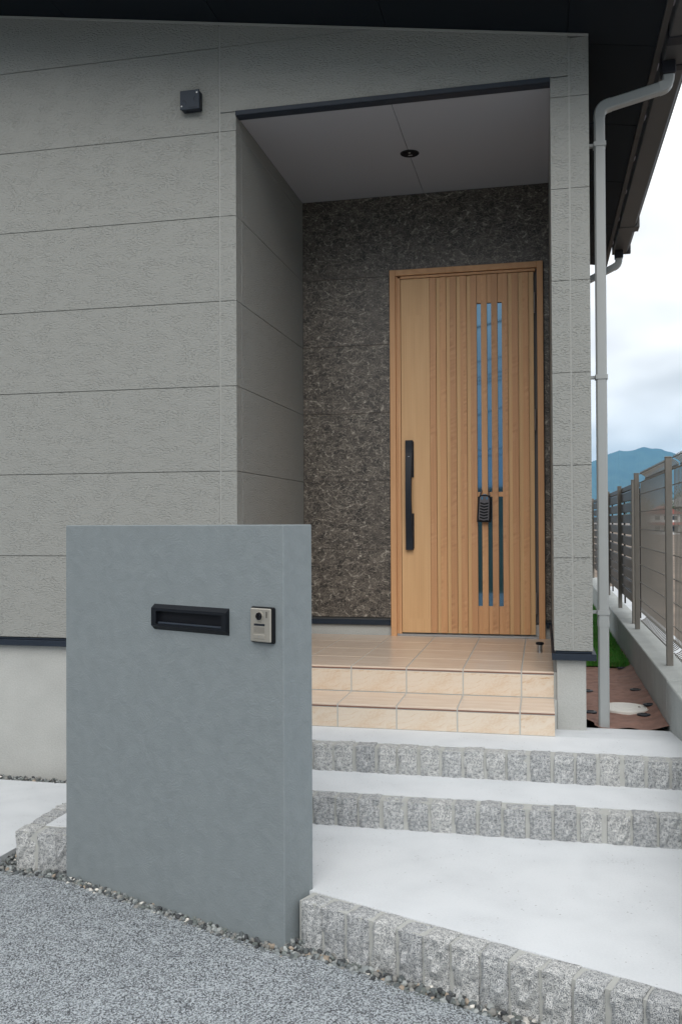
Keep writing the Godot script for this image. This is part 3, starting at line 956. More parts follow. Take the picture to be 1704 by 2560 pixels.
# ------------------------------------------------------------------ door
func build_door() -> void:
	var door := Node3D.new()
	door.name = "door"
	house.add_child(door, true)
	door.set_meta("label", "oak slatted front door with three narrow blue panes")
	var fz := -1.345
	var bz := DZ - 0.10
	part("frame", box_mesh(Vector3(0.602, FLOOR - 0.003, bz), Vector3(0.641, 2.305, fz), 0.002), M.wood_frame, door)
	part("frame", box_mesh(Vector3(1.556, FLOOR - 0.003, bz), Vector3(1.5945, 2.305, fz), 0.002), M.wood_frame, door)
	part("frame", box_mesh(Vector3(0.6412, 2.266, bz), Vector3(1.5558, 2.3045, fz - 0.001), 0.002), M.wood_head, door)
	part("door_stop_strip", box_mesh(Vector3(0.6522, FLOOR - 0.002, bz), Vector3(0.6725, 2.252, fz - 0.012), 0.0015), M.wood_frame, door)
	part("door_stop_strip", box_mesh(Vector3(0.6725, 2.2465, bz), Vector3(1.5450, 2.262, fz - 0.012), 0.0015), M.wood_head, door)
	part("frame_lining", box_mesh(Vector3(0.640, FLOOR, bz - 0.02), Vector3(1.557, 2.268, bz)), M.wood_frame, door)
	part("frame_lining", box_mesh(Vector3(0.6412, FLOOR, bz), Vector3(0.6522, 2.266, fz - 0.02)), M.wood_frame, door)
	var y0 := -0.092
	var y1 := 2.242
	var rz := -1.368      # recess
	var sz := -1.356      # slat faces
	var back := -1.378
	part("leaf_core", box_mesh(Vector3(0.6755, y0, bz + 0.02), Vector3(1.534, y1, back)), M.wood_recess, door)
	part("board", box_mesh(Vector3(0.6755, y0, back + 0.0005), Vector3(0.8655, y1, sz - 0.002), 0.001), M.wood_panel, door)
	var sl := [[0.8668, 0.9068], [0.9330, 0.9730], [0.9985, 1.0390], [1.0660, 1.1060], [1.1330, 1.1720], [1.2000, 1.2380], [1.2660, 1.3050], [1.3335, 1.3705], [1.3970, 1.4365], [1.4650, 1.5020]]
	var hh := (y1 - y0) / 2.0
	for i in sl.size():
		var w: float = (sl[i][1] - sl[i][0]) / 2.0
		part("slat", box_mesh(Vector3(-w, -hh, -0.02), Vector3(w, hh, 0), 0.001), M["slat%d" % ((i * 7 + 3) % 4)], door, Vector3((sl[i][0] + sl[i][1]) / 2.0, (y0 + y1) / 2.0, sz))
		var xa: float = sl[i][1] + 0.0022
		var xb: float = sl[i + 1][0] if i < sl.size() - 1 else 1.5335
		if i >= 4 and i <= 6:
			part("filler", box_mesh(Vector3(xa, 2.057, back), Vector3(xb, y1, sz - 0.0025), 0.0005), M.wood_frame, door)
			part("filler", box_mesh(Vector3(xa, 0.797, back), Vector3(xb, 0.827, sz - 0.0025), 0.0005), M.wood_frame, door)
			part("filler", box_mesh(Vector3(xa, y0, back), Vector3(xb, 0.088, sz - 0.0025), 0.0005), M.wood_frame, door)
			part("pane", box_mesh(Vector3(xa - 0.002, 0.827, back + 0.001), Vector3(xb, 2.057, back + 0.004)), M.glass, door)
			part("pane", box_mesh(Vector3(xa - 0.002, 0.088, back + 0.001), Vector3(xb, 0.797, back + 0.004)), M.glass, door)
		else:
			part("recess_strip", box_mesh(Vector3(xa, y0, back + 0.0005), Vector3(xb, y1, rz)), M.wood_recess, door)
	# handle: two foot blocks, a bar that bows out and narrows in the middle
	var b := MB.new()
	var prev := []
	var n := 26
	for i in n + 1:
		var t := float(i) / n
		var y := lerpf(1.172, 0.452, t)
		var m := sin(PI * clampf((t - 0.10) / 0.80, 0.0, 1.0))
		var zf: float = sz + 0.032 + 0.030 * m
		var zb: float = sz + 0.006 + 0.030 * m * 1.15 if m > 0.02 else sz - 0.001
		var xl: float = 0.7045 + 0.003 * m
		var xr: float = 0.7530 - 0.006 * m
		var ring := [Vector3(xl, y, zb), Vector3(xl, y, zf - 0.004), Vector3(xl + 0.003, y, zf), Vector3(xr - 0.003, y, zf), Vector3(xr, y, zf - 0.004), Vector3(xr, y, zb)]
		if prev.size():
			for k in 6:
				b.quad(prev[k], ring[k], ring[(k + 1) % 6], prev[(k + 1) % 6])
		else:
			for k in range(1, 5):
				b.tri(ring[0], ring[k], ring[k + 1])
		prev = ring
	for k in range(1, 5):
		b.tri(prev[0], prev[k + 1], prev[k])
	part("handle", b.mesh(), M.black_metal, door)
	part("handle_plate", box_mesh(Vector3(0.722, 0.930, sz - 0.002), Vector3(0.7575, 1.165, sz + 0.010), 0.002), M.black_metal, door)
	part("handle_plate", box_mesh(Vector3(0.722, 0.460, sz - 0.002), Vector3(0.7575, 0.692, sz + 0.010), 0.002), M.black_metal, door)
	part("handle_badge", box_mesh(Vector3(0.7235, 1.0635, sz + 0.030), Vector3(0.7335, 1.0665, sz + 0.0395)), M.steel, door)
	part("handle_sensor", box_mesh(Vector3(0.7245, 0.9555, sz + 0.04), Vector3(0.7305, 0.9615, sz + 0.0485)), M.lens, door)
	for hy in [[1.975, 2.106], [1.221, 1.355], [0.043, 0.178]]:
		var h := MB.new()
		h.tube([Vector3(1.5405, hy[0], sz - 0.004), Vector3(1.5405, hy[1], sz - 0.004)], 0.0062, 10)
		part("hinge", h.mesh(), M.hinge, door)
	part("threshold", box_mesh(Vector3(0.6415, FLOOR, bz), Vector3(1.5555, FLOOR + 0.014, fz - 0.006), 0.002), M.sill_metal, door)

# ------------------------------------------------------------------ roof, soffit, gutter, downpipes
func build_eaves() -> void:
	var FRONT := 0.66
	var BACK := -4.05
	var EX := 2.145
	var up := 0.012
	var mk := func(x0: float, x1: float, z0: float, z1: float) -> ArrayMesh:
		return ext_mesh([Vector2(x0, roof_y(x0)), Vector2(x1, roof_y(x1)), Vector2(x1, roof_y(x1) + up), Vector2(x0, roof_y(x0) + up)], "z", z0, z1)
	var g := 0.0018
	var xs := [-4.61, -3.705, -2.80, -1.895, -0.991, -0.090, 0.814, 1.719, EX]
	for i in xs.size() - 1:
		part("soffit_panel", mk.call(xs[i] + g, xs[i + 1] - (g if i < xs.size() - 2 else 0.0), -0.098, FRONT), M.soffit, house)
	var z := -0.103
	while z > BACK + 0.05:
		part("soffit_panel", mk.call(PX2 - 0.02, EX, maxf(z - 0.922 + g * 2, BACK), z), M.soffit, house)
		z -= 0.925
	# roof body above
	var b := MB.new()
	b.extrude(PackedVector2Array([Vector2(-7, roof_y(-7) + 0.014), Vector2(EX + 0.028, roof_y(EX + 0.028) + 0.014), Vector2(EX + 0.028, roof_y(EX) + 0.17), Vector2(-7, roof_y(-7) + 0.17)]), "z", BACK, FRONT + 0.02)
	part("roof", b.mesh(), M.roof, house)
	# fascia in lengths
	for f in [[-1.19, FRONT], [BACK, -1.193]]:
		part("fascia", box_mesh(Vector3(EX + 0.0005, roof_y(EX) - 0.012, f[0]), Vector3(EX + 0.030, roof_y(EX) + 0.013, f[1]), 0.001), M.fascia, house)
	part("fascia", ext_mesh([Vector2(-7, roof_y(-7)), Vector2(EX + 0.03, roof_y(EX + 0.03)), Vector2(EX + 0.03, roof_y(EX) + 0.172), Vector2(-7, roof_y(-7) + 0.172)], "z", FRONT + 0.0205, FRONT + 0.032), M.fascia, house)
	# gutter: a deep box profile open at the top
	var gut := Node3D.new()
	gut.name = "gutter"
	house.add_child(gut, true)
	var x0 := 2.189
	var x1 := 2.312
	var yb := 2.950
	var prof := [Vector2(x0, 3.10), Vector2(x0, yb + 0.006), Vector2(x0 + 0.006, yb), Vector2(x1 - 0.010, yb), Vector2(x1 - 0.002, yb + 0.008), Vector2(x1 + 0.004, yb + 0.020), Vector2(x1 + 0.012, yb + 0.022), Vector2(x1 + 0.018, 3.075), Vector2(x1 + 0.026, 3.078), Vector2(x1 + 0.026, 3.09), Vector2(x1 + 0.012, 3.09), Vector2(x1 + 0.006, yb + 0.030), Vector2(x1 - 0.010, yb + 0.006), Vector2(x0 + 0.008, yb + 0.006), Vector2(x0 + 0.004, 3.10)]
	b = MB.new()
	var zr := [0.82, BACK + 0.48]
	for i in prof.size():
		var p: Vector2 = prof[i]
		var q: Vector2 = prof[(i + 1) % prof.size()]
		b.quad(Vector3(p.x, p.y, zr[0]), Vector3(p.x, p.y, zr[1]), Vector3(q.x, q.y, zr[1]), Vector3(q.x, q.y, zr[0]))
	part("trough", b.mesh(), M.gutter, gut)
	part("end_cap", box_mesh(Vector3(x0 - 0.002, yb - 0.002, BACK + 0.44), Vector3(x1 + 0.028, 3.095, BACK + 0.482), 0.003), M.gutter_dark, gut)
	part("coupling", box_mesh(Vector3(x0 - 0.003, yb - 0.004, -2.98), Vector3(x1 + 0.031, yb + 0.14, -2.86), 0.003), M.gutter, gut)
	part("coupling", box_mesh(Vector3(x0 - 0.003, yb - 0.005, -0.045), Vector3(x1 + 0.031, yb + 0.14, 0.035), 0.003), M.gutter_dark, gut)
	part("coupling", box_mesh(Vector3(x0 - 0.003, yb - 0.005, -0.31), Vector3(x1 + 0.031, yb + 0.14, -0.25), 0.003), M.gutter_dark, gut)
	for i in 7:
		var bzz := 0.28 - 0.61 * i
		part("bracket", box_mesh(Vector3(EX + 0.031, 2.985, bzz - 0.04), Vector3(x0 - 0.0035, 2.995, bzz + 0.02), 0.001), M.metal_clip, gut)
	# downpipes: front one pale grey, far one in the shade behind
	downpipe(-0.255, -0.200, 2.885, 2.217, 1.880, 2.752, M.pipe, M.gutter_dark, [2.563, 1.37, 0.17], "pale grey square downpipe beside the pillar")
	downpipe(-3.53, -3.475, 2.885, 2.235, 1.880, 2.66, M.pipe, M.gutter_dark, [2.4, 1.2], "far downpipe at the back end of the gutter")

func downpipe(z0: float, z1: float, y_top: float, xg: float, xw: float, y_bend: float, m: Material, dark: Material, brackets: Array, label: String) -> void:
	var d := Node3D.new()
	d.name = "downpipe"
	house.add_child(d, true)
	d.set_meta("label", label)
	var hw := 0.0265
	part("collector", box_mesh(Vector3(xg - 0.034, y_top, z0 - 0.012), Vector3(xg + 0.034, 2.9485, z1 + 0.012), 0.004), dark, d)
	# from the collector, round an elbow, down the slant, round an elbow and down the wall
	var slope := (y_top - 0.055 - y_bend) / (xg - xw)
	var a := Vector2(xg, y_top - 0.002)
	var e1 := Vector2(xg, y_top - 0.052)
	var e2 := Vector2(xw, e1.y - (xg - xw) * slope)
	var elbow := func(p: Vector2, din: Vector2, dout: Vector2, r: float) -> Array:
		var res := []
		for i in 7:
			var t := i / 6.0
			res.append((p - din * r).lerp(p, t).lerp(p.lerp(p + dout * r, t), t))
		return res
	var dn := Vector2(0, -1)
	var sl := (e2 - e1).normalized()
	var b := MB.new()
	b.swept_rect([a] + elbow.call(e1, dn, sl, 0.036) + [e1 + sl * 0.045], hw + 0.0015, z0 - 0.0015, z1 + 0.0015)
	part("elbow", b.mesh(), m, d)
	b = MB.new()
	b.swept_rect([e1 + sl * 0.043, e2 - sl * 0.052], hw, z0, z1)
	part("pipe", b.mesh(), m, d)
	b = MB.new()
	b.swept_rect([e2 - sl * 0.060] + elbow.call(e2, sl, dn, 0.046) + [e2 + dn * 0.056], hw + 0.0015, z0 - 0.0015, z1 + 0.0015)
	part("elbow", b.mesh(), m, d)
	b = MB.new()
	b.swept_rect([e2 + dn * 0.055, Vector2(xw, SHEET - 0.02)], hw, z0, z1, 0.007)
	part("pipe", b.mesh(), m, d)
	b = MB.new()
	b.swept_rect([Vector2(xw, 0.125), Vector2(xw, 0.098)], hw + 0.0025, z0 - 0.0025, z1 + 0.0025, 0.007)
	b.swept_rect([Vector2(xw, 0.150), Vector2(xw, 0.125)], hw + 0.0015, z0 - 0.0015, z1 + 0.0015, 0.007)
	part("sleeve", b.mesh(), m, d)
	for y in brackets:
		b = MB.new()
		b.swept_rect([Vector2(xw, y + 0.011), Vector2(xw, y - 0.011)], hw + 0.0045, z0 - 0.0045, z1 + 0.0045, 0.003)
		b.box(Vector3(PX2 - 0.001, y - 0.008, (z0 + z1) / 2 - 0.012), Vector3(xw - hw, y + 0.008, (z0 + z1) / 2 + 0.012), 0.002)
		part("bracket", b.mesh(), m, d)

# ------------------------------------------------------------------ gate wall with its fittings
func build_gate_wall() -> void:
	var turn := -deg_to_rad(22.6)
	# local axes: x along the face (to the right), z out of the face, origin at the right front corner at ground level
	var at := Vector3(W_B.x, ASPH - 0.03, W_B.y)
	var wall := thing("gate_wall", at, turn)
	tag(wall, "free-standing blue-grey rendered gate wall in front of the house", "wall")
	part("body", box_mesh(Vector3(-1.084, -0.15, -0.153), Vector3(0, 0.627 - ASPH + 0.03, 0), 0.003), M.render, wall)
	var y_up := 0.03 - ASPH          # height of y = 0 in local terms
	# mail slot: sloped rims above and below, a deep dark mouth
	var mail := thing("mail_slot", at, turn)
	mail.position += Vector3(0, y_up, 0)
	tag(mail, "black metal mail slot set in the grey gate wall", "mail slot")
	var xl := -0.590
	var xr := -0.232
	var yb := 0.253
	var yt := 0.346
	var d := 0.017
	var hx0 := -0.567
	var hx1 := -0.255
	var hy0 := 0.276
	var hy1 := 0.322
	var b := MB.new()
	var w0 := -0.001
	# sloped bands
	b.quad(Vector3(xl, yt - 0.014, d), Vector3(xr, yt - 0.014, d), Vector3(xr, yt, w0), Vector3(xl, yt, w0))
	b.quad(Vector3(xl, yb, w0), Vector3(xr, yb, w0), Vector3(xr, yb + 0.017, d), Vector3(xl, yb + 0.017, d))
	# side ends
	b.extrude(PackedVector2Array([Vector2(-w0, yb), Vector2(-w0, yt), Vector2(-d, yt - 0.014), Vector2(-d, yb + 0.017)]), "x", xl, xl + 0.0008)
	b.extrude(PackedVector2Array([Vector2(-w0, yb), Vector2(-w0, yt), Vector2(-d, yt - 0.014), Vector2(-d, yb + 0.017)]), "x", xr - 0.0008, xr)
	# flat face round the mouth
	var ya := yb + 0.017
	var yc := yt - 0.014
	b.quad(Vector3(xl, ya, d), Vector3(xr, ya, d), Vector3(xr, hy0, d), Vector3(xl, hy0, d))
	b.quad(Vector3(xl, hy1, d), Vector3(xr, hy1, d), Vector3(xr, yc, d), Vector3(xl, yc, d))
	b.quad(Vector3(xl, hy0, d), Vector3(hx0, hy0, d), Vector3(hx0, hy1, d), Vector3(xl, hy1, d))
	b.quad(Vector3(hx1, hy0, d), Vector3(xr, hy0, d), Vector3(xr, hy1, d), Vector3(hx1, hy1, d))
	part("rim", b.mesh(), M.mail_edge, mail)
	b = MB.new()
	var dd := 0.002
	b.quad(Vector3(hx0, hy0, dd), Vector3(hx1, hy0, dd), Vector3(hx1, hy1, dd), Vector3(hx0, hy1, dd))
	b.quad(Vector3(hx0, hy0, d), Vector3(hx1, hy0, d), Vector3(hx1, hy0, dd), Vector3(hx0, hy0, dd))
	b.quad(Vector3(hx0, hy1, dd), Vector3(hx1, hy1, dd), Vector3(hx1, hy1, d), Vector3(hx0, hy1, d))
	b.quad(Vector3(hx0, hy0, d), Vector3(hx0, hy0, dd), Vector3(hx0, hy1, dd), Vector3(hx0, hy1, d))
	b.quad(Vector3(hx1, hy0, dd), Vector3(hx1, hy0, d), Vector3(hx1, hy1, d), Vector3(hx1, hy1, dd))
	part("flap", b.mesh(), M.mail_black, mail)
	part("lip", box_mesh(Vector3(hx0 + 0.006, hy0 + 0.001, dd), Vector3(hx1 - 0.002, hy0 + 0.007, d - 0.004), 0.001), M.box_grey, mail)
	# video door phone
	var ph := thing("intercom", at, turn)
	ph.position += Vector3(0, y_up, 0)
	tag(ph, "small champagne-coloured video intercom beside the mail slot", "intercom")
	part("back_box", box_mesh(Vector3(-0.128, 0.242, -0.001), Vector3(-0.031, 0.359, 0.0135), 0.004), M.black, ph)
	part("face_plate", box_mesh(Vector3(-0.1225, 0.246, 0.0137), Vector3(-0.0365, 0.355, 0.0215), 0.003), M.champagne, ph)
	var zf := 0.0215
	b = MB.new()
	b.lathe([Vector2(0.0, 0.003), Vector2(0.0125, 0.003), Vector2(0.0155, 0.0025), Vector2(0.0165, -0.001)], 24)
	var ring := part("lens_ring", b.mesh(), M.champagne, ph, Vector3(-0.0825, 0.330, zf), Vector3(PI / 2, 0, 0))
	ring.rotation = Vector3(PI / 2, 0, 0)
	b = MB.new()
	b.lathe([Vector2(0.0132, 0.0), Vector2(0.0128, 0.0048), Vector2(0.010, 0.0062), Vector2(0.006, 0.0050), Vector2(0.0, 0.0056)], 24)
	part("camera_lens", b.mesh(), M.lens, ph, Vector3(-0.0825, 0.330, zf), Vector3(PI / 2, 0, 0))
	part("indicator", box_mesh(Vector3(-0.0545, 0.3255, zf - 0.001), Vector3(-0.0515, 0.3455, zf + 0.0006)), M.black, ph)
	part("indicator", box_mesh(Vector3(-0.0545, 0.3215, zf - 0.001), Vector3(-0.0515, 0.3240, zf + 0.0008)), M.steel, ph)
	part("name_window", box_mesh(Vector3(-0.1055, 0.2985, zf - 0.001), Vector3(-0.0605, 0.3055, zf + 0.0007)), M.black_metal, ph)
	part("maker_mark", box_mesh(Vector3(-0.0925, 0.3100, zf - 0.001), Vector3(-0.0740, 0.3118, zf + 0.0004)), M.champagne_dark, ph)
	for i in 11:
		var x := -0.1055 + 0.0042 * i
		part("grille_slot", box_mesh(Vector3(x, 0.2755, zf - 0.001), Vector3(x + 0.0019, 0.2945, zf + 0.0004)), M.champagne_dark, ph)
	part("call_button", box_mesh(Vector3(-0.1065, 0.2570, zf - 0.001), Vector3(-0.0600, 0.2705, zf + 0.0026), 0.0008), M.champagne, ph)
	b = MB.new()
	b.lathe([Vector2(0.0028, 0.0), Vector2(0.0024, 0.0008), Vector2(0.0, 0.0010)], 12)
	part("button_mark", b.mesh(), M.steel, ph, Vector3(-0.0835, 0.2637, zf + 0.0025), Vector3(PI / 2, 0, 0))

# ------------------------------------------------------------------ small things on the house
func build_small_things() -> void:
	# junction box high on the wall
	var bx := thing("junction_box", Vector3(-0.241, 2.893, 0.0))
	tag(bx, "square dark plastic junction box high on the grey wall", "junction box")
	part("case", box_mesh(Vector3(-0.054, -0.047, -0.0005), Vector3(0.054, 0.055, 0.046), 0.006), M.black_metal, bx)
	part("cover", box_mesh(Vector3(-0.055, -0.048, 0.0465), Vector3(0.055, 0.056, 0.0525), 0.003), M.box_grey, bx)
	for s in [[0.041, 0.039], [-0.045, -0.029]]:
		var c := MB.new()
		c.lathe([Vector2(0.0045, 0.0), Vector2(0.004, 0.0015), Vector2(0, 0.0018)], 10)
		part("screw", c.mesh(), M.steel, bx, Vector3(s[0], s[1], 0.0523), Vector3(PI / 2, 0, 0))
	# moulded outlines on the cover
	for a in [[0.036, 0.005, 0.013, 1.6, 4.9], [-0.033, -0.012, 0.013, -0.7, 2.2], [-0.045, -0.027, 0.009, 0.0, 2.6]]:
		var pts := []
		for i in 11:
			var t: float = lerpf(a[3], a[4], i / 10.0)
			pts.append(Vector3(a[0] + cos(t) * a[2], a[1] + sin(t) * a[2], 0.0525))
		var c := MB.new()
		c.tube(pts, 0.0014, 5)
		part("moulding", c.mesh(), M.black_metal, bx)
	part("moulding", box_mesh(Vector3(-0.005, -0.0405, 0.0520), Vector3(0.043, -0.0375, 0.0535)), M.black_metal, bx)
	# recessed downlight
	var dl := thing("downlight", Vector3(0.832, CEIL, -0.712))
	tag(dl, "round black recessed downlight in the porch ceiling", "downlight")
	var b := MB.new()
	b.lathe([Vector2(0.048, 0.0), Vector2(0.054, -0.003), Vector2(0.056, -0.001), Vector2(0.056, 0.004)], 32)
	b.lathe([Vector2(0.0, -0.0008), Vector2(0.046, -0.0008), Vector2(0.048, -0.0002)], 32)
	part("rim", b.mesh(), M.black, dl)
	b = MB.new()
	b.lathe([Vector2(0.0, -0.004), Vector2(0.007, -0.003), Vector2(0.009, 0.003)], 14)
	part("bulb_tip", b.mesh(), M.steel, dl, Vector3(0.0, -0.0005, 0.012))
	part("sensor", box_mesh(Vector3(-0.012, -0.003, -0.028), Vector3(0.012, 0.003, -0.021), 0.001), M.steel, dl)
	# door stop on the tiles
	var ds := thing("door_stop", Vector3(1.561, FLOOR, -0.735))
	tag(ds, "short steel door stop with black rubber cap on the porch tiles", "door stop")
	b = MB.new()
	b.lathe([Vector2(0.0, 0.0), Vector2(0.0155, 0.0), Vector2(0.0155, 0.003), Vector2(0.0148, 0.004), Vector2(0.0148, 0.044), Vector2(0.0, 0.044)], 24)
	part("post", b.mesh(), M.steel, ds)
	b = MB.new()
	b.lathe([Vector2(0.0, 0.0442), Vector2(0.018, 0.0442), Vector2(0.0225, 0.047), Vector2(0.0235, 0.052), Vector2(0.0215, 0.057), Vector2(0.014, 0.060), Vector2(0.0, 0.0605)], 24)
	part("rubber_cap", b.mesh(), M.black, ds)
	# key safe hanging from the crossbar of the door
	var kb := thing("key_safe", Vector3(1.2155, 0.72, -1.349))
	kb.rotation.z = -0.045
	tag(kb, "black key safe with grey chevron cover hanging on the front door", "key safe")
	b = MB.new()
	var body := []
	for q in [[-0.042, -0.088], [0.042, -0.088], [0.0435, -0.06], [0.0405, 0.070], [0.030, 0.084], [0.012, 0.089], [-0.012, 0.089], [-0.030, 0.084], [-0.0405, 0.070], [-0.0435, -0.06]]:
		body.append(Vector2(q[0], q[1]))
	b.extrude(PackedVector2Array(body), "z", 0.0, 0.034)
	part("case", b.mesh(), M.black, kb)
	b = MB.new()
	var cov := []
	for q in [[-0.030, -0.076], [0.0, -0.082], [0.030, -0.076], [0.033, -0.06], [0.0305, 0.068], [0.020, 0.080], [-0.020, 0.080], [-0.0305, 0.068], [-0.033, -0.06]]:
		cov.append(Vector2(q[0], q[1]))
	b.extrude(PackedVector2Array(cov), "z", 0.034, 0.040)
	part("cover", b.mesh(), M.key_grey, kb)
	for i in 7:
		var y := 0.040 - 0.0185 * i
		b = MB.new()
		b.extrude(PackedVector2Array([Vector2(-0.0265, y), Vector2(0.0, y - 0.007), Vector2(0.0265, y), Vector2(0.0265, y - 0.0105), Vector2(0.0, y - 0.0175), Vector2(-0.0265, y - 0.0105)]), "z", 0.0385, 0.0407)
		part("chevron_slot", b.mesh(), M.black, kb)
	for s in [-1.0, 1.0]:
		part("release_tab", box_mesh(Vector3(s * 0.015 - 0.003, 0.058, 0.0385), Vector3(s * 0.015 + 0.003, 0.074, 0.0415), 0.001), M.key_blue, kb)
	part("release_tab", box_mesh(Vector3(-0.0115, 0.0875, 0.006), Vector3(0.0115, 0.0915, 0.034), 0.001), M.key_blue, kb)
	b = MB.new()
	b.tube([Vector3(-0.030, 0.080, 0.014), Vector3(-0.028, 0.098, 0.013), Vector3(-0.022, 0.110, 0.004), Vector3(-0.0215, 0.116, -0.010)], 0.0045, 8)
	b.tube([Vector3(0.030, 0.080, 0.014), Vector3(0.028, 0.098, 0.013), Vector3(0.024, 0.110, 0.004), Vector3(0.0235, 0.116, -0.010)], 0.0045, 8)
	part("shackle", b.mesh(), M.key_grey, kb)

# ------------------------------------------------------------------ strip of yard on the right
func build_side_yard() -> void:
	# weed mat with slack folds, turned up at the kerb and curling at its front edge
	var nz := noise(301, 1.0, 3)
	var b := MB.new()
	var x0 := 1.70
	var x1 := 2.188
	var z0 := -0.176
	var z1 := -3.0
	var nx := 26
	var nzz := 110
	var hgt := func(x: float, z: float) -> float:
		var y := SHEET + nz.get_noise_2d(x * 5.0, z * 3.2) * 0.010 + nz.get_noise_2d(x * 16.0 + 4, z * 11.0) * 0.0035
		y += pow(clampf((x - 2.06) / 0.13, 0.0, 1.0), 2.0) * 0.030
		y += 0.018 * exp(-pow((x - 2.0) / 0.05, 2.0)) * clampf(1.0 - (z0 - z) / 0.10, 0.0, 1.0)
		y += 0.034 * clampf(1.0 - (x - 1.80) / 0.06, 0.0, 1.0) * clampf(1.0 - (z0 - 0.10 - z) / 0.12, 0.0, 1.0)
		return y
	for i in nx:
		for j in nzz:
			var xa := lerpf(x0, x1, float(i) / nx)
			var xb := lerpf(x0, x1, float(i + 1) / nx)
			var za := lerpf(z0, z1, float(j) / nzz)
			var zb := lerpf(z0, z1, float(j + 1) / nzz)
			if xb < 1.84 and za > -0.22:
				continue
			b.quad(Vector3(xa, hgt.call(xa, za), za), Vector3(xb, hgt.call(xb, za), za), Vector3(xb, hgt.call(xb, zb), zb), Vector3(xa, hgt.call(xa, zb), zb))
	structure("weed_mat", b.mesh(), M.mat_cloth)
	structure("soil_strip", box_mesh(Vector3(1.66, -0.9, -9.0), Vector3(2.20, SHEET - 0.035, -0.17)), mat(lin(0.035, 0.026, 0.020), 0.95))
	# round inspection cover
	var lid := thing("inspection_cover", Vector3(2.020, SHEET + 0.003, -0.712))
	tag(lid, "round white inspection cover lying in the brown weed mat", "cover")
	b = MB.new()
	b.lathe([Vector2(0.142, -0.03), Vector2(0.142, 0.006), Vector2(0.140, 0.008), Vector2(0.138, 0.008), Vector2(0.136, 0.006), Vector2(0.132, 0.006), Vector2(0.130, 0.008), Vector2(0.060, 0.009), Vector2(0.058, 0.011), Vector2(0.0, 0.011)], 48)
	part("plate", b.mesh(), M.lid, lid)
	lid.scale = Vector3(0.92, 1, 0.95)
	part("lift_slot", box_mesh(Vector3(0.080, 0.0, -0.03), Vector3(0.094, 0.0098, 0.0), 0.001), mat(lin(0.20, 0.17, 0.13), 0.8), lid)
	# pegs that pin the mat
	var spots := [[2.104, -0.533], [2.133, -1.263], [2.124, -2.13], [1.830, -0.564], [1.845, -1.237], [2.158, -0.755]]
	var labels := ["black mat peg just in front of the white inspection cover", "black mat peg on the weed mat behind the white cover, near the kerb", "black mat peg at the front edge of the green turf", "black mat peg between the pillar base and the downpipe foot", "black mat peg half hidden behind the pillar base", "black mat peg touching the right rim of the white inspection cover"]
	for i in spots.size():
		var pg := thing("mat_peg", Vector3(spots[i][0], hgt.call(spots[i][0], spots[i][1]) + 0.001, spots[i][1]))
		tag(pg, labels[i], "peg", "pegs pinning the weed mat")
		b = MB.new()
		b.lathe([Vector2(0.034, -0.002), Vector2(0.036, 0.003), Vector2(0.032, 0.006), Vector2(0.0, 0.007)], 20)
		part("washer", b.mesh(), M.black_metal, pg)
		b = MB.new()
		b.tube([Vector3(-0.016, 0.008, 0), Vector3(0.016, 0.008, 0)], 0.003, 6)
		part("pin_head", b.mesh(), M.black_metal, pg)
	# green turf further back
	var lawn_b := MB.new()
	lawn_b.box(Vector3(1.79, SHEET - 0.02, -8.5), Vector3(2.186, SHEET + 0.012, -2.20))
	structure("lawn_base", lawn_b.mesh(), mat(lin(0.020, 0.045, 0.010), 0.95))
	var blade := MB.new()
	blade.use_col = true
	for k in 7:
		var a := TAU * k / 7.0 + k * 0.7
		var lean := Vector3(cos(a), 0, sin(a)) * (0.006 + 0.004 * (k % 3))
		var sd := Vector3(-sin(a), 0, cos(a)) * 0.0012
		var o := Vector3(cos(a * 2.3), 0, sin(a * 1.7)) * 0.006
		var hh := 0.024 + 0.005 * (k % 4)
		var mid := o + lean * 0.4 + Vector3(0, hh * 0.6, 0)
		var tip := o + lean + Vector3(0, hh, 0)
		blade.tri(o - sd, o + sd, mid + sd)
		blade.tri(o - sd, mid + sd, mid - sd)
		blade.tri(mid - sd, mid + sd, tip)
	var mm := MultiMesh.new()
	mm.transform_format = MultiMesh.TRANSFORM_3D
	mm.use_colors = true
	mm.mesh = blade.mesh()
	var count := 15000
	mm.instance_count = count
	for i in count:
		var z := -2.19 - pow(rng.randf(), 1.5) * 6.0
		var x := rng.randf_range(1.80, 2.175)
		var t := Transform3D(Basis(Vector3.UP, rng.randf() * TAU).scaled(Vector3.ONE * rng.randf_range(0.8, 1.3)), Vector3(x, SHEET + 0.010, z))
		mm.set_instance_transform(i, t)
		var gcol := rng.randf()
		mm.set_instance_color(i, Color(0.035 + 0.04 * gcol, 0.17 + 0.13 * gcol, 0.014 + 0.015 * gcol) if rng.randf() > 0.06 else Color(0.17, 0.16, 0.06))
	var turf := MultiMeshInstance3D.new()
	turf.name = numbered("turf")
	turf.multimesh = mm
	turf.material_override = M.plant
	add_child(turf, true)
	tag(turf, "bright green turf beside the house behind the brown mat", "turf", "", "stuff")

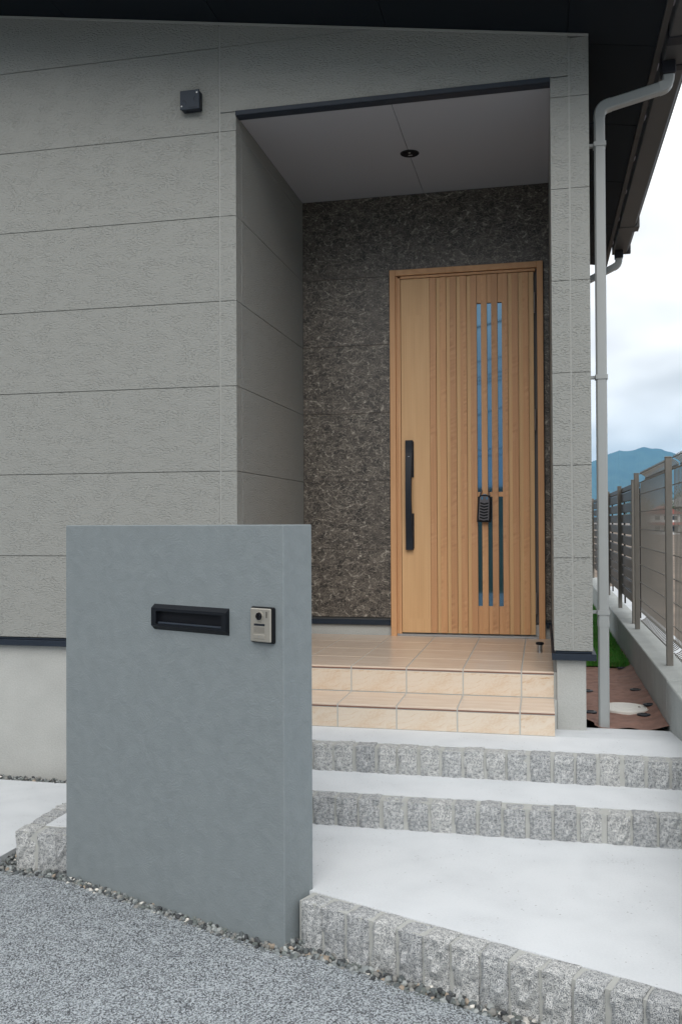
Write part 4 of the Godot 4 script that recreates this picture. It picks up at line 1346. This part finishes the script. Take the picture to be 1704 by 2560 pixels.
# ------------------------------------------------------------------ kerb wall and fences on the boundary
func build_fences() -> void:
	var kw := thing("kerb_wall", Vector3(2.19, -0.9, 0))
	tag(kw, "low concrete kerb wall along the boundary that carries the fences", "wall")
	for s in [[3.2, -0.28], [-0.284, -3.30], [-3.304, -9.0]]:
		part("kerb_section", box_mesh(Vector3(0, 0, s[1]), Vector3(0.172, 0.9 - 0.178 + (0.0 if s[0] > 0 else 0.006), s[0]), 0.005), M.kerb, kw)
	# --- welded mesh fence
	var fx := 2.268
	var ft := thing("mesh_fence", Vector3(fx, -0.175, -0.757))
	tag(ft, "bronze welded wire mesh fence with bent top on the kerb wall", "fence")
	var base := -0.175
	var zs := [1.006, -0.757, -2.522]
	for z in zs:
		var b := MB.new()
		var bz: float = z + 0.757
		b.box(Vector3(-0.0175, 0.0, bz - 0.016), Vector3(0.0175, 1.16, bz + 0.016), 0.003)
		var post := part("post", b.mesh(), M.fence, ft)
		part("post_cap", box_mesh(Vector3(-0.019, 1.1605, bz - 0.0175), Vector3(0.019, 1.169, bz + 0.0175), 0.003), M.fence, post)
	var wx := 0.024
	for k in 2:
		var za: float = zs[k] + 0.757 - 0.03
		var zb: float = zs[k + 1] + 0.757 + 0.03
		var pn := Node3D.new()
		pn.name = "wire_panel"
		ft.add_child(pn, true)
		for y in [0.834, 0.704, 0.574, 0.443, 0.312, 0.181, 0.050]:
			var b := MB.new()
			b.tube([Vector3(wx - 0.005, y - base, za), Vector3(wx - 0.005, y - base, zb)], 0.003, 6)
			part("horizontal_wire", b.mesh(), M.fence, pn)
		for q in [[0.921, 0.0], [0.985, 0.0], [0.953, 0.040], [-0.034, 0.0], [-0.098, 0.0], [-0.066, 0.040]]:
			var b := MB.new()
			b.tube([Vector3(wx - 0.005 + q[1], q[0] - base, za), Vector3(wx - 0.005 + q[1], q[0] - base, zb)], 0.003, 6)
			part("horizontal_wire", b.mesh(), M.fence, pn)
		var b := MB.new()
		var z := za - 0.012
		while z > zb + 0.006:
			var path := []
			for q in [[-0.110, -0.004], [-0.098, 0.0], [-0.088, 0.020], [-0.072, 0.036], [-0.060, 0.036], [-0.046, 0.020], [-0.034, 0.0], [0.2, 0.0], [0.6, 0.0], [0.921, 0.0], [0.932, 0.020], [0.946, 0.036], [0.960, 0.036], [0.974, 0.020], [0.985, 0.0], [0.997, -0.004]]:
				path.append(Vector3(wx + q[1], q[0] - base, z))
			b.tube(path, 0.0028, 5)
			z -= 0.05
		var vw := part("vertical_wires", b.mesh(), M.fence, pn)
		vw.set_meta("kind", "stuff")
	# --- louvre fence further back
	var lf := thing("louvre_fence", Vector3(2.283, -0.175, -2.902))
	tag(lf, "dark bronze louvre fence standing beyond the mesh fence", "fence")
	var lz := [-2.902, -4.251, -5.78, -7.3, -8.9]
	for i in lz.size():
		var z: float = lz[i] + 2.902
		var post := part("post", box_mesh(Vector3(-0.0175, 0, z - 0.02), Vector3(0.0175, 1.128, z + 0.02), 0.003), M.fence, lf)
		part("post_cap", box_mesh(Vector3(-0.019, 1.1285, z - 0.0215), Vector3(0.019, 1.136, z + 0.0215), 0.002), M.fence, post)
		if i == lz.size() - 1:
			break
		var z2: float = lz[i + 1] + 2.902
		part("top_rail", box_mesh(Vector3(0.019, 1.075, z2 + 0.02), Vector3(0.050, 1.116, z - 0.02), 0.002), M.louver, lf)
		for y in [0.894, 0.796, 0.700, 0.604, 0.508, 0.412, 0.316, 0.226, 0.133, 0.040]:
			# slanted slat, its top edge towards the house
			var b := MB.new()
			var yy: float = y - base
			b.box(Vector3(0.019, yy - 0.083, z2 + 0.022), Vector3(0.045, yy - 0.005, z - 0.022), 0.003)
			part("slat", b.mesh(), M.louver, lf)
		for f in [0.12, 0.55]:
			var zz := lerpf(z, z2, f)
			part("stile", box_mesh(Vector3(0.052, 0.03, zz - 0.018), Vector3(0.066, 1.075, zz + 0.018), 0.002), M.louver_dark, lf)

# ------------------------------------------------------------------ gravel in the gaps
func build_gravel() -> void:
	var shapes := []
	for k in 3:
		var b := MB.new()
		var ico := []
		var ph := (1.0 + sqrt(5.0)) / 2.0
		for q in [[-1, ph, 0], [1, ph, 0], [-1, -ph, 0], [1, -ph, 0], [0, -1, ph], [0, 1, ph], [0, -1, -ph], [0, 1, -ph], [ph, 0, -1], [ph, 0, 1], [-ph, 0, -1], [-ph, 0, 1]]:
			var p := Vector3(q[0], q[1], q[2]).normalized()
			ico.append(p * rng.randf_range(0.62, 1.15) * Vector3(1.0, 0.72, 0.85))
		for f in [[0, 11, 5], [0, 5, 1], [0, 1, 7], [0, 7, 10], [0, 10, 11], [1, 5, 9], [5, 11, 4], [11, 10, 2], [10, 7, 6], [7, 1, 8], [3, 9, 4], [3, 4, 2], [3, 2, 6], [3, 6, 8], [3, 8, 9], [4, 9, 5], [2, 4, 11], [6, 2, 10], [8, 6, 7], [9, 8, 1]]:
			b.tri(ico[f[0]], ico[f[1]], ico[f[2]])
		shapes.append(b.mesh())
	var spots := []                                        # position, size
	var put := func(p: Vector2, y: float, s: float) -> void:
		spots.append([Vector3(p.x, y, p.y), s])
	# along the gate wall and the front row
	for i in 900:
		var s := rng.randf_range(-1.10, 0.06)
		var off := rng.randf_range(0.003, 0.048)
		put.call(W_B + W_DIR * s + W_N * off, ASPH - 0.012 + rng.randf_range(-0.006, 0.010) + 0.010 * (1.0 - off / 0.048), rng.randf_range(0.006, 0.0145))
	for i in 1150:
		var s := rng.randf_range(-0.03, 1.55)
		var off := rng.randf_range(0.000, 0.054)
		put.call(R_A + R_DIR * s + Vector2(-R_DIR.y, R_DIR.x) * off, ASPH - 0.014 + rng.randf_range(-0.006, 0.010) + 0.012 * (1.0 - off / 0.054), rng.randf_range(0.006, 0.0155))
	for i in 60:                                           # heaped in the angle between wall and stones
		put.call(Vector2(rng.randf_range(0.765, 0.825), rng.randf_range(1.73, 1.80)), ASPH + rng.randf_range(0.0, 0.018), rng.randf_range(0.007, 0.012))
	# left corner and the gap between the slab and the stones
	for i in 320:
		put.call(Vector2(rng.randf_range(-0.64, -0.22), rng.randf_range(1.325, 1.40)), ASPH - 0.010 + rng.randf_range(-0.006, 0.010), rng.randf_range(0.006, 0.0145))
	for i in 800:
		put.call(Vector2(rng.randf_range(-0.63, -0.475), rng.randf_range(0.35, 1.34)), ASPH - 0.045 + rng.randf_range(-0.008, 0.010), rng.randf_range(0.007, 0.0135))
	# along the foundation
	for i in 900:
		put.call(Vector2(rng.randf_range(-2.3, -0.42), rng.randf_range(-0.028, 0.06)), -0.795 + rng.randf_range(-0.008, 0.010), rng.randf_range(0.007, 0.014))
	var stones := thing("gravel")
	tag(stones, "crushed grey stone gravel filling the gaps along the wall and the steps", "gravel", "", "stuff")
	var tones := [Color(0.10, 0.115, 0.12), Color(0.18, 0.20, 0.205), Color(0.29, 0.31, 0.31), Color(0.055, 0.06, 0.065), Color(0.62, 0.60, 0.56), Color(0.30, 0.25, 0.20), Color(0.14, 0.16, 0.155), Color(0.21, 0.21, 0.20)]
	for k in 3:
		var mm := MultiMesh.new()
		mm.transform_format = MultiMesh.TRANSFORM_3D
		mm.use_colors = true
		mm.mesh = shapes[k]
		var mine := []
		for i in spots.size():
			if i % 3 == k:
				mine.append(spots[i])
		mm.instance_count = mine.size()
		for i in mine.size():
			var bs := Basis.from_euler(Vector3(rng.randf() * 0.9, rng.randf() * TAU, rng.randf() * 0.9)).scaled(Vector3.ONE * mine[i][1])
			mm.set_instance_transform(i, Transform3D(bs, mine[i][0]))
			var r := rng.randf()
			var c: Color = tones[int(rng.randf() * 4.0)] if r < 0.70 else tones[6 + int(rng.randf() * 2.0)] if r < 0.94 else tones[4 + int(rng.randf() * 2.0)]
			var f := rng.randf_range(0.8, 1.25)
			mm.set_instance_color(i, Color(c.r * f, c.g * f, c.b * f))
		var mi := MultiMeshInstance3D.new()
		mi.name = "stones"
		mi.multimesh = mm
		mi.material_override = M.stone
		mi.set_meta("kind", "stuff")
		stones.add_child(mi, true)

# ------------------------------------------------------------------ things beyond: seen through the fence or mirrored in the door
func build_surroundings() -> void:
	var white := mat(lin(0.62, 0.63, 0.62), 0.7)
	var red := mat(lin(0.26, 0.09, 0.07), 0.7)
	var dark := mat(lin(0.05, 0.06, 0.07), 0.4)
	# two-storey house with red roofs, far across the soil lot
	var hs := thing("red_roofed_house", Vector3(14.9, -0.86, -105.0), 0.15)
	tag(hs, "distant white two-storey house with red roofs seen through the mesh fence", "house")
	hs.scale = Vector3.ONE * 0.42
	part("wall", box_mesh(Vector3(-4.0, 0, -3.0), Vector3(4.0, 5.6, 3.0)), white, hs)
	part("roof", ext_mesh([Vector2(-4.9, 5.5), Vector2(4.9, 5.5), Vector2(0, 7.7)], "z", -3.7, 3.7), red, hs)
	part("porch_roof", ext_mesh([Vector2(-3.0, 2.6), Vector2(-3.0, 3.3), Vector2(-5.2, 2.6)], "x", -4.5, 4.5), red, hs)
	for x in [-2.6, -0.2, 2.0]:
		part("window", box_mesh(Vector3(x, 3.9, 3.0), Vector3(x + 1.2, 5.0, 3.05)), dark, hs)
		part("window", box_mesh(Vector3(x, 0.9, 3.0), Vector3(x + 1.2, 2.2, 3.05)), dark, hs)
	# trees and a grey-roofed house on the far side of the lot: [distance, bearing, height]
	var fw := Vector3(-0.2158, 0, -0.9764)
	var rt := Vector3(0.9764, 0, -0.2158)
	var eye0 := Vector3(1.5808, -0.86, 4.5997)
	var tl := ["round dark tree left of the distant red-roofed house", "small tree just right of the distant red-roofed house", "tallest tree on the far right beyond the mesh fence", "low bushy tree on the right behind the pale boundary wall", "far tree standing behind the louvre fence"]
	var ti := 0
	for q in [[112.0, 0.331, 4.6], [104.0, 0.362, 3.6], [140.0, 0.378, 7.5], [80.0, 0.392, 3.2], [150.0, 0.318, 6.0]]:
		var tr := thing("tree", eye0 + (fw + rt * q[1]) * q[0])
		tag(tr, tl[ti], "tree", "trees beyond the soil lot")
		ti += 1
		var tb := MB.new()
		tb.lathe([Vector2(0.16, 0.0), Vector2(0.10, q[2] * 0.5), Vector2(0.03, q[2] * 0.85)], 7)
		part("trunk", tb.mesh(), mat(lin(0.07, 0.05, 0.035), 0.9), tr)
		tb = MB.new()
		tb.use_col = true
		for i in 1400:
			var d3 := Vector3(rng.randfn(), rng.randfn(), rng.randfn()).normalized() * pow(rng.randf(), 0.4)
			var lump := 1.0 + 0.28 * sin(d3.x * 7.0 + ti) * cos(d3.z * 6.0 + d3.y * 5.0)
			var c3: Vector3 = Vector3(0, q[2] * 0.62, 0) + d3 * Vector3(q[2] * 0.36, q[2] * 0.40, q[2] * 0.36) * lump
			var gv := rng.randf()
			tb.col = Color(0.030 + 0.03 * gv, 0.055 + 0.05 * gv, 0.020 + 0.012 * gv)
			var e1 := Vector3(rng.randfn(), rng.randfn(), rng.randfn()).normalized() * 0.16
			var e2 := Vector3(rng.randfn(), rng.randfn(), rng.randfn()).normalized() * 0.16
			tb.tri(c3, c3 + e1, c3 + e2)
		part("crown", tb.mesh(), M.plant, tr)
	var gh := thing("grey_roofed_house", eye0 + (fw + rt * 0.405) * 125.0, 0.4)
	tag(gh, "distant cream house with grey roof at the far right beyond the fence", "house")
	part("wall", box_mesh(Vector3(-5, 0, -3.5), Vector3(5, 3.6, 3.5)), mat(lin(0.45, 0.42, 0.36), 0.8), gh)
	part("roof", ext_mesh([Vector2(-5.8, 3.5), Vector2(5.8, 3.5), Vector2(0, 5.6)], "z", -4.2, 4.2), mat(lin(0.10, 0.105, 0.11), 0.7), gh)
	for x in [-3.6, -0.6, 2.4]:
		part("window", box_mesh(Vector3(x, 1.0, 3.5), Vector3(x + 1.4, 2.3, 3.55)), dark, gh)
	var nb := thing("neighbour_house", Vector3(-9.5, -0.8, 11.0), 0.0)
	tag(nb, "two-storey brown house across the road, behind and left of the viewer", "house")
	var brown := mat(lin(0.16, 0.13, 0.11), 0.8)
	part("wall", box_mesh(Vector3(-4.5, 0, -4.0), Vector3(4.5, 5.8, 4.0)), brown, nb)
	part("roof", ext_mesh([Vector2(-5.2, 5.7), Vector2(5.2, 5.7), Vector2(0, 7.6)], "z", -4.7, 4.7), mat(lin(0.05, 0.05, 0.055), 0.7), nb)
	for x in [-3.4, -0.7, 2.0]:
		for y in [0.9, 3.6]:
			part("window", box_mesh(Vector3(x, y, -4.04), Vector3(x + 1.5, y + 1.2, -4.0)), dark, nb)
	# low white wall bordering the lot
	var lw := thing("boundary_wall", Vector3(16.0, -0.86, -24.0), 0.0)
	tag(lw, "low pale boundary wall across the soil lot behind the fence", "wall")
	part("body", box_mesh(Vector3(-10, 0, 0), Vector3(40, 0.55, 0.15)), white, lw)
	part("coping", box_mesh(Vector3(-10, 0.5505, -0.02), Vector3(40, 0.60, 0.17)), white, lw)
	# concrete apron directly behind the kerb wall
	structure("neighbour_paving", box_mesh(Vector3(2.363, -0.9, -9.0), Vector3(2.62, -0.30, 3.0)), M.concrete)
	# two utility poles and the overhead cables that the door panes mirror
	var pole_m := mat(lin(0.30, 0.30, 0.29), 0.8)
	var poles := [[Vector3(13.5, -0.8, 15.5), "concrete utility pole across the road on the right, behind the viewer"], [Vector3(-17.0, -0.8, 15.5), "concrete utility pole across the road on the left, behind the viewer"]]
	for q in poles:
		var po := thing("utility_pole", q[0])
		tag(po, q[1], "pole", "utility poles across the road")
		var b := MB.new()
		b.lathe([Vector2(0.16, 0.0), Vector2(0.10, 9.5), Vector2(0.0, 9.5)], 14)
		part("shaft", b.mesh(), pole_m, po)
		part("crossarm", box_mesh(Vector3(-0.05, 8.3, -0.7), Vector3(0.05, 8.4, 0.7)), pole_m, po)
	# (door point left, door point right, distance behind): the cable through both mirrored rays
	var eye := Vector3(1.5808, 0.6319, -7.335)
	var lines := [[Vector2(1.188, 1.903), Vector2(1.319, 1.932), 14.0, 0.020, "thick slanting overhead cable"], [Vector2(1.187, 1.676), Vector2(1.321, 1.700), 15.0, 0.010, "upper thin overhead cable"], [Vector2(1.187, 1.575), Vector2(1.320, 1.604), 15.2, 0.010, "second thin overhead cable"], [Vector2(1.187, 1.552), Vector2(1.320, 1.575), 15.4, 0.010, "third thin overhead cable"], [Vector2(1.187, 1.531), Vector2(1.320, 1.551), 15.6, 0.010, "lowest thin overhead cable"], [Vector2(1.187, 1.330), Vector2(1.320, 1.370), 15.0, 0.012, "overhead cable sloping low over the road"], [Vector2(1.187, 1.10), Vector2(1.320, 1.112), 17.0, 0.010, "overhead cable low above the field"], [Vector2(1.187, 1.06), Vector2(1.320, 1.066), 17.2, 0.010, "lowermost overhead cable above the field"]]
	for l in lines:
		var d0 := Vector3(l[0].x, l[0].y, -1.375) - eye
		var d1 := Vector3(l[1].x, l[1].y, -1.375) - eye
		var p0: Vector3 = eye + d0 * ((l[2] - eye.z) / d0.z)
		var p1: Vector3 = eye + d1 * ((l[2] - eye.z) / d1.z)
		var dir := (p1 - p0) / (p1.x - p0.x)
		var a := p0 + dir * (-9.0 - p0.x)
		var c := p0 + dir * (12.5 - p0.x)
		var b := MB.new()
		b.tube([a, p0, p1, c], l[3], 6)
		var o := part("overhead_cable", b.mesh(), M.black, self)
		tag(o, l[4] + " crossing behind the viewer, mirrored in the door panes", "cable", "overhead cables behind the viewer")
